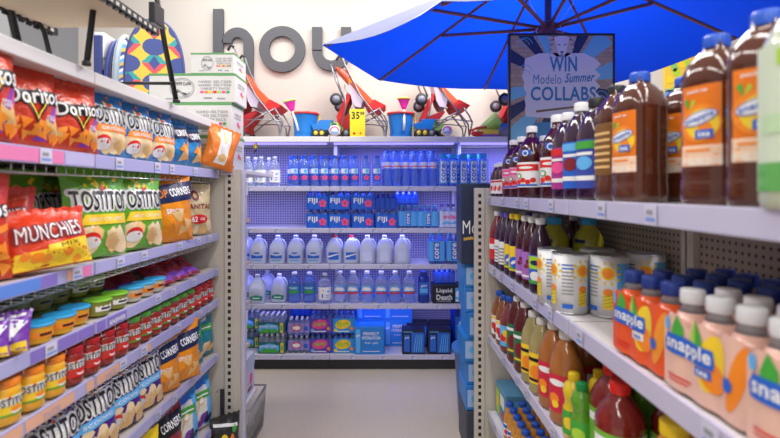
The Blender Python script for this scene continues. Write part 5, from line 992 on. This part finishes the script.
for Y, x, l in ((1.62, .82, 'small green lime juice bottle behind the vegetable juice, farther'), (1.5, .84, 'green lime juice bottle behind the nearest vegetable juice')): rs('lime', Y, x, R3, l, 'bottle', 'lime juice bottles', .5, (1.45, 1.45, 1.3))
rs('orange', 1.13, .69, R3, 'orange juice bottle with yellow cap low at the bottom of the photo', fan=.8, scale=(1, 1, .98)); rs('orange', .98, .69, R3, 'orange juice bottle with yellow cap, nearest on the third shelf', fan=.8, scale=(1, 1, .97)); rs('orange', 1.2, .84, R3, 'orange juice bottle with yellow cap in the second row', fan=.8, scale=(1, 1, .97))
# fourth shelf
def juice_box(k): return carton('juice_carton', .3, .22, .2, print_('carton_teal', (.1, .3, .5)), [(rect(-.13, -.02, .02, .17), LIME, .002), (ell(-.08, .09, .035), YEL, .003), (rect(.0, .12, .1, .17), WHITE, .002), (ell(.06, .05, .03), RED, .002)], [(rect(-.1, .1, .02, .17), SKY, .002), (ell(0, .08, .04), LIME, .003)])
put(juice_box, 0, (.765, 2.755, R4 + .001), RIGHT, 'blue and lime juice carton at the far end of the low shelf', 'carton', None, (.8, .95, .95))
n = 0
for i in range(7):
    for j in range(4):
        n += 1
        put(big_bottle, 'apple_small', (.66 + .07 * j, 2.54 - .074 * i, R4 + .001), RIGHT + .7, 'small blue-capped apple juice bottle, %s from far end, %s row from aisle' % (ORD[i], ORD[j]), 'bottle', 'small apple juice bottles')
put(big_bottle, 'veg', (.7, 2.74, .11), RIGHT + .7, 'dark red juice bottle near the floor below the juice carton', 'bottle', None, (.95, .95, .72))
bs = empty('base_deck', (.82, 2.24, 0)); tag(bs, 'low base deck under the drinks shelves on the right', 'shelf base'); MB().box(.62 - .82, 1.0 - .82, -.63, .63, .102, .109).build('deck_plate', DECK, bs); MB().box(.618 - .82, .622 - .82, -.63, .63, .03, .115).build('front_lip', RAILB, bs)

# ---------------------------------------------------------------- end-of-aisle beer display, right
NV = print_('display_navy', (.018, .03, .075)); GOLD = print_('display_gold', (.6, .36, .08))
root = empty('beer_display_box', (.98, 3.1, 1.231)); tag(root, 'navy beer display box with white and gold lettering beyond the drinks shelves', 'display')
MB().box(-.515, .5, -.12, .1, .0, .515, 0, .006).build('box_body', NV, root); mb = MB(); P = lambda u, v, e: Vector((u, -.12 - e, v))
mb.skin(text('Modelo', .235, .085, -.388, .235, .03), P, .002, 0); mb.skin(poly([(-.5 + .05 * i, .15 + .008 * math.sin(i * 2)) for i in range(14)] + [(-.5 + .05 * i, .168 + .008 * math.sin(i * 2)) for i in range(13, -1, -1)]), P, .002, 1); mb.build('lettering', [WHITE, GOLD], root)
CB = print_('case_blue', (.02, .2, .6)); CBL = print_('case_pale', (.35, .5, .8))
def beer_case(k): return carton('beer_case', .4, .3, .155, CB, [(rect(-.19, -.1, .02, .13), CBL, .002), (rect(-.09, .18, .03, .12), SKY, .002), (ell(.05, .075, .05, .02), WHITE, .003), (ell(-.145, .075, .022), SKY, .003)], [(rect(-.1, .1, .03, .12), CBL, .002)])
z = .29
for i in range(6):
    put(beer_case, 0, (.70 + .014 * math.sin(i * 2.4), 3.16 + .02 * math.sin(i * 1.7), z), .06 * math.sin(i * 3.1), 'blue beer case, %s from the floor in the stack beyond the drinks shelves' % ORD[i], 'beer case', 'stacked blue beer cases'); z += .1515 if False else .1565
root = empty('case_stand', (.70, 3.16, 0)); tag(root, 'dark bin stand under the stack of blue beer cases', 'display stand'); MB().box(-.2, .2, -.16, .16, 0, .285, 0, .01).build('bin_body', M('bin_dark', (.05, .06, .09), .5), root)
root = empty('ice_tub', (.70, 3.53, 0)); tag(root, 'rounded blue drinks tub standing beyond the stack of blue beer cases', 'tub'); MB().lathe([(.15, 0), (.17, .03), (.2, .5), (.215, .52), (.2, .53), (.18, .5), (.0, .45)], 30).build('tub_shell', M('tub_blue', (.03, .14, .45), .35), root); MB().lathe([(.203, .49), (.22, .495), (.22, .53), (.2, .535)], 30).build('rim', M('tub_blue_rim', (.04, .18, .55), .35), root)
# tall brick-print sign
SW, SH = .675, .975
root = empty('beer_sign', (X_(561, 3.1), 3.1, 1.747)); tag(root, 'tall brick-print beer sign with blue lettering and a lion, under the umbrella', 'sign')
BR = M('sign_brick', (.26, .2, .15), .6); nt = BR.node_tree; nn = nt.nodes; tc = nn.new('ShaderNodeTexCoord'); bt = nn.new('ShaderNodeTexBrick'); bt.inputs['Scale'].default_value = 9; bt.inputs['Mortar Size'].default_value = .012; bt.inputs['Color1'].default_value = (.46, .33, .21, 1); bt.inputs['Color2'].default_value = (.38, .27, .18, 1); bt.inputs['Mortar'].default_value = (.2, .16, .13, 1)
mpn = nn.new('ShaderNodeMapping'); mpn.inputs['Rotation'].default_value = (PI / 2, 0, 0); nt.links.new(tc.outputs['Object'], mpn.inputs[0]); nt.links.new(mpn.outputs[0], bt.inputs['Vector']); nt.links.new(bt.outputs['Color'], nn['Principled BSDF'].inputs['Base Color'])
MB().box(-SW / 2, SW / 2, -.012, .012, 0, SH, 0, .002).build('board', BR, root); mb = MB()
for x in (-SW / 2 - .006, SW / 2 + .006): mb.box(x - .006, x + .006, -.016, .016, 0, SH + .006)
mb.box(-SW / 2 - .012, SW / 2 + .012, -.016, .016, SH, SH + .012); mb.build('frame_edge', KICK, root)
SB_ = print_('sign_light_blue', (.17, .45, .58)); SN = print_('sign_navy', (.025, .035, .09)); SP = print_('sign_plaster', (.66, .63, .62)); ST = print_('sign_ink', (.04, .2, .36)); SL = print_('sign_lion', (.55, .42, .32))
P = lambda u, v, e: Vector((u, -.012 - e, v)); mb = MB(); cx, cz = 0, .66
def clip_ray(a):
    dx, dz = math.cos(a), math.sin(a); t = min([((SW / 2 - .002) / abs(dx)) if abs(dx) > 1e-6 else 9, ((SH - .003 - cz) / dz) if dz > 1e-6 else ((cz - .005) / -dz) if dz < -1e-6 else 9]); return (cx + dx * t, cz + dz * t)
for i, (a, d, m) in enumerate(((14, 9, 0), (47, 9, 0), (66, 6, 1), (112, 6, 0), (127, 6, 1), (152, 6, 1), (192, 7, 0), (210, 6, 1), (228, 7, 0), (250, 7, 1), (345, 7, 1), (318, 8, 0), (300, 6, 1))):
    a0, a1 = math.radians(a - d), math.radians(a + d); mb.skin(poly([(cx, cz), clip_ray(a0), clip_ray((a0 + a1) / 2), clip_ray(a1)]), P, .0008, m)
mb.build('ray_pattern', [SB_, SN], root)
mb = MB(); rg = random.Random(4); pts = [(-.24 - .03 * rg.random(), .44 + i * .038) if i % 2 else (-.23 - .02 * rg.random(), .44 + i * .038) for i in range(11)] + [(-.15, .855), (0, .86), (.15, .855)] + [(.25 + .03 * rg.random() if i % 2 else .22, .82 - i * .036) for i in range(11)] + [(.1, .42), (-.1, .43)]
mb.skin(poly(pts), P, .002, 0, .2); mb.build('plaster_panel', SP, root)
mb = MB(); mb.skin(text('WIN', .18, .1, .01, .785, .04), P, .003, 0, .3); mb.skin(text('Modelo', .185, .062, -.095, .685, .03), P, .003, 0, .3); mb.skin(text('Summer', .20, .062, .118, .697, .03, .45, .05), P, .003, 0, .3); mb.skin(text('COLLABS', .43, .094, .01, .59, .04), P, .003, 0, .3); mb.build('lettering', ST, root)
mb = MB(); mb.skin(ell(0, .9, .08, .07, 22), P, .002, 0); mb.skin(poly([(-.05, .96), (-.035, .9), (-.03, .86), (-.012, .835), (.012, .835), (.03, .86), (.035, .9), (.05, .96), (.02, .97), (-.02, .97)]), P, .003, 1)
for s in (-1, 1):
    mb.skin(poly([(s * .012, .905), (s * .03, .913), (s * .032, .918), (s * .012, .912)]), P, .004, 2); mb.skin(ell(s * .075, .95, .018), P, .0025, 0)
    for q in range(4): mb.skin(poly([(s * (.05 + .008 * q), .95 - .03 * q), (s * (.085), .94 - .035 * q), (s * (.052 + .008 * q), .94 - .03 * q)]), P, .0036, 2)
mb.skin(poly([(-.014, .868), (.014, .868), (.004, .856), (-.004, .856)]), P, .004, 2); mb.skin(rect(-.0015, .0015, .845, .857), P, .004, 2); mb.skin(poly([(-.02, .842), (0, .847), (.02, .842), (0, .84)]), P, .004, 2); mb.build('lion_emblem', [SL, SP, SN], root)
mb = MB(); mb.skin(poly([(-.17, .465), (.2, .51), (.2, .522), (-.17, .48)]), P, .003, 0, .2)
for (x, z_, r) in ((-.26, .9, .05), (-.24, .93, .07), (-.24, .73, .05), (.26, .57, .04)): mb.skin(ring(x, z_, r, r, .004, 20, .2, 2.6), P, .0024, 1); mb.skin(ring(x, z_ - .02, r * .7, r * .7, .004, 20, .2, 2.6), P, .0024, 1)
mb.skin(poly([(-.17, .3), (.2, .32), (.24, .41), (-.18, .4)]), P, .0026, 2, .2); mb.build('brush_marks', [print_('sign_wood', (.2, .12, .06)), SB_, ST], root)

# ---------------------------------------------------------------- umbrella
CANV = bpy.data.materials.new('umbrella_canvas'); CANV.use_nodes = True; nt = CANV.node_tree; nn = nt.nodes
pb = nn['Principled BSDF']; tcx = nn.new('ShaderNodeTexCoord'); nz = nn.new('ShaderNodeTexNoise'); nz.inputs['Scale'].default_value = 5; mxc = nn.new('ShaderNodeMix'); mxc.data_type = 'RGBA'; mxc.inputs[6].default_value = (.003, .05, .5, 1); mxc.inputs[7].default_value = (.002, .04, .42, 1)
nt.links.new(tcx.outputs['Object'], nz.inputs['Vector']); nt.links.new(nz.outputs['Fac'], mxc.inputs[0]); nt.links.new(mxc.outputs[2], pb.inputs['Base Color']); pb.inputs['Roughness'].default_value = .8
tr = nn.new('ShaderNodeBsdfTranslucent'); tr.inputs[0].default_value = (.003, .052, .62, 1); ms = nn.new('ShaderNodeMixShader'); ms.inputs[0].default_value = .65; nt.links.new(pb.outputs[0], ms.inputs[1]); nt.links.new(tr.outputs[0], ms.inputs[2]); nt.links.new(ms.outputs[0], nn['Material Output'].inputs['Surface'])
WOOD = M('umbrella_wood', (.24, .075, .05), .4, var=.2, vscale=20)
crown = Vector((1.109, 3.25, 3.35)); hub = Vector((1.109, 3.25, 2.82))
def tip(px, py, k): Y = F * k / (HY - py); return Vector((X_(px, Y), Y, CAMZ + k))
tips = [tip(322, 45, 1.0), tip(378, 80, 1.0), tip(484, 89, 1.0), tip(612, 84, 1.0), tip(739, 38, 1.0)]
tips += [Vector((1.93, 2.2, 2.62)), Vector((1.0, 1.86, 2.62)), tip(440, 2, .8)]
root = empty('market_umbrella', (1.109, 3.25, 0)); tag(root, 'large bright blue market umbrella with wooden ribs above the end display', 'umbrella')
o = Vector((1.109, 3.25, 0)); mb = MB(); N = len(tips); vs = []; fs = []; R = 8; S = 8
for k in range(N):
    a, b = tips[k], tips[(k + 1) % N]; base = len(vs)
    for r in range(R + 1):
        for s in range(S + 1):
            t = r / R; e = a.lerp(b, s / S); mid = 4 * (s / S) * (1 - s / S); p = crown.lerp(e, t); p.z -= .035 * mid * t; c2 = Vector((crown.x, crown.y, p.z)); p = p + (c2 - p) * (.035 * mid * t); vs.append(p - o)
    for r in range(R):
        for s in range(S): fs.append([base + r * (S + 1) + s, base + r * (S + 1) + s + 1, base + (r + 1) * (S + 1) + s + 1, base + (r + 1) * (S + 1) + s])
CO = bpy.data.materials.new('umbrella_outer_coat'); CO.use_nodes = True; q_ = CO.node_tree; q_.nodes['Principled BSDF'].inputs['Base Color'].default_value = (.55, .57, .63, 1); q_.nodes['Principled BSDF'].inputs['Roughness'].default_value = .7; t_ = q_.nodes.new('ShaderNodeBsdfTranslucent'); t_.inputs[0].default_value = (.85, .87, .95, 1); x_ = q_.nodes.new('ShaderNodeMixShader'); x_.inputs[0].default_value = .65; q_.links.new(q_.nodes['Principled BSDF'].outputs[0], x_.inputs[1]); q_.links.new(t_.outputs[0], x_.inputs[2]); q_.links.new(x_.outputs[0], q_.nodes['Material Output'].inputs['Surface']); m2 = MB().add([v + Vector((0, 0, .004)) for v in vs], fs, 0, True); m2.build('canopy_outer_coat', CO, root); can = mb.add(vs, fs, 0, True).build('canopy', CANV, root)
for k, t in enumerate(tips):
    d = Vector((0, 0, -.014)); rb = MB().tube([crown + d * 2 - o, crown.lerp(t, .5) + d * 1.3 - o, crown.lerp(t, .985) + d * 1.0 - o], .011, 6).build('rib', WOOD, root)
    m_ = crown.lerp(t, .56) + d * 2.2; MB().tube([hub - o, m_ - o], .0125, 6).build('strut', WOOD, rb)
MB().tube([(0, 0, .03), (0, 0, 3.36)], .024, 14).build('pole', WOOD, root); MB().lathe([(.03, 2.70), (.05, 2.73), (.06, 2.80), (.06, 2.85), (.035, 2.87)], 16).build('runner_hub', WOOD, root); MB().lathe([(.05, 3.29), (.06, 3.31), (.06, 3.35), (.03, 3.37)], 16).build('crown_hub', WOOD, root)
mb = MB(); mb.tube([(.05, -.03, 2.86), (.09, -.05, 2.79), (.06, -.06, 2.74), (0, -.055, 2.76), (-.07, -.04, 2.74), (-.09, -.02, 2.8), (-.05, 0, 2.86)], .003, 5); mb.tube([(-.05, -.03, 2.84), (-.13, -.03, 2.98), (-.16, 0, 3.12)], .003, 5); mb.tube([(.05, -.03, 2.84), (.16, -.03, 2.98), (.2, 0, 3.12)], .003, 5); mb.build('cord', print_('cord_white', (.75, .75, .8)), root)
MB().lathe([(.0, 0), (.17, .0), (.17, .03), (.06, .06), (.04, .12), (0, .12)], 24).build('base_plate', KICK, root)
# poster on the wall at the right
root = empty('wall_poster', (X_(700, 4.98), 4.985, Z_(78, 4.98))); tag(root, 'yellow, green and blue painted poster on the wall at the right', 'poster'); MB().box(-.38, .38, -.01, .01, -.33, .3).build('board', BYE, root)
mb = MB(); P = lambda u, v, e: Vector((u, -.01 - e, v)); rg = random.Random(9)
mb.skin(rect(-.379, .379, -.329, -.12), P, .001, 2, .3); mb.skin(poly([(-.379, -.15), (-.2, -.05), (0, -.12), (.2, -.02), (.379, -.1), (.379, -.13), (-.379, -.13)]), P, .0018, 1, .3)
for i in range(26): mb.skin(blob(-.33 + .66 * rg.random(), -.04 + .2 * rg.random(), .045, rg), P, .0025 + .0004 * (i % 4), [1, 0, 3][i % 3])
for i in range(14): mb.skin(blob(-.33 + .66 * rg.random(), -.29 + .14 * rg.random(), .04, rg), P, .0025 + .0004 * (i % 4), [2, 4][i % 2])
mb.build('painting', [LIME, print_('paint_green', (.25, .55, .15)), print_('paint_blue', (.15, .35, .75)), YEL, print_('paint_violet', (.4, .35, .75))], root)

# ---------------------------------------------------------------- camera and light
cam = bpy.data.cameras.new('camera'); co = bpy.data.objects.new('camera', cam); C.objects.link(co); co.location = (0, 0, CAMZ); co.rotation_euler = (PI / 2, 0, 0)
cam.sensor_width = 36; cam.lens = 36 * F / 780; cam.shift_x = 2 / 780; cam.shift_y = -27 / 780; cam.clip_start = .05; cam.dof.use_dof = True; cam.dof.focus_distance = 3.1; cam.dof.aperture_fstop = cam.lens / 11.; SC.camera = co
wd = bpy.data.worlds.new('world'); SC.world = wd; wd.use_nodes = True; bg = wd.node_tree.nodes['Background']; bg.inputs[0].default_value = (1., .975, .97, 1); bg.inputs[1].default_value = .5
def area(name, loc, sx, sy, e, col=(1, .96, .92), rot=(0, 0, 0)):
    l = bpy.data.lights.new(name, 'AREA'); l.shape = 'RECTANGLE'; l.size = sx; l.size_y = sy; l.energy = e; l.color = col; ob = bpy.data.objects.new(name, l); C.objects.link(ob); ob.location = loc; ob.rotation_euler = rot; return ob
for x in (-1.6, 0.2, 2.0):
    for y in (-2.2, .2, 2.6): area('ceiling_and_fill_lamp', (x, y, 4.2), .3, 2., 60 if y < 0 else 32)  # the row behind the camera is added front fill
for x in (-1.5, .9): area('ceiling_and_fill_lamp', (x, 4.0, 4.4), 1.6, .3, 42)
area('ceiling_and_fill_lamp', (1.1, 3.4, 4.3), .8, .8, 70)
for i in range(3):
    for z, e in ((2.14, 4.), (1.70, 2.6), (1.30, 2.2), (.96, 1.8), (.585, 1.4)): area('added_violet_fill', ((bx[i] + bx[i + 1]) / 2, YB + .08, z), 1.1, .03, e * (1 + .3 * (i - 1)), (.25, .27, 1.), (.55, 0, 0)).data.spread = 2.2  # unseen lights added under every shelf for the blue-violet cast
SC.view_settings.view_transform = 'Standard'; SC.view_settings.look = 'None'; SC.view_settings.exposure = 0.; SC.view_settings.gamma = 1.
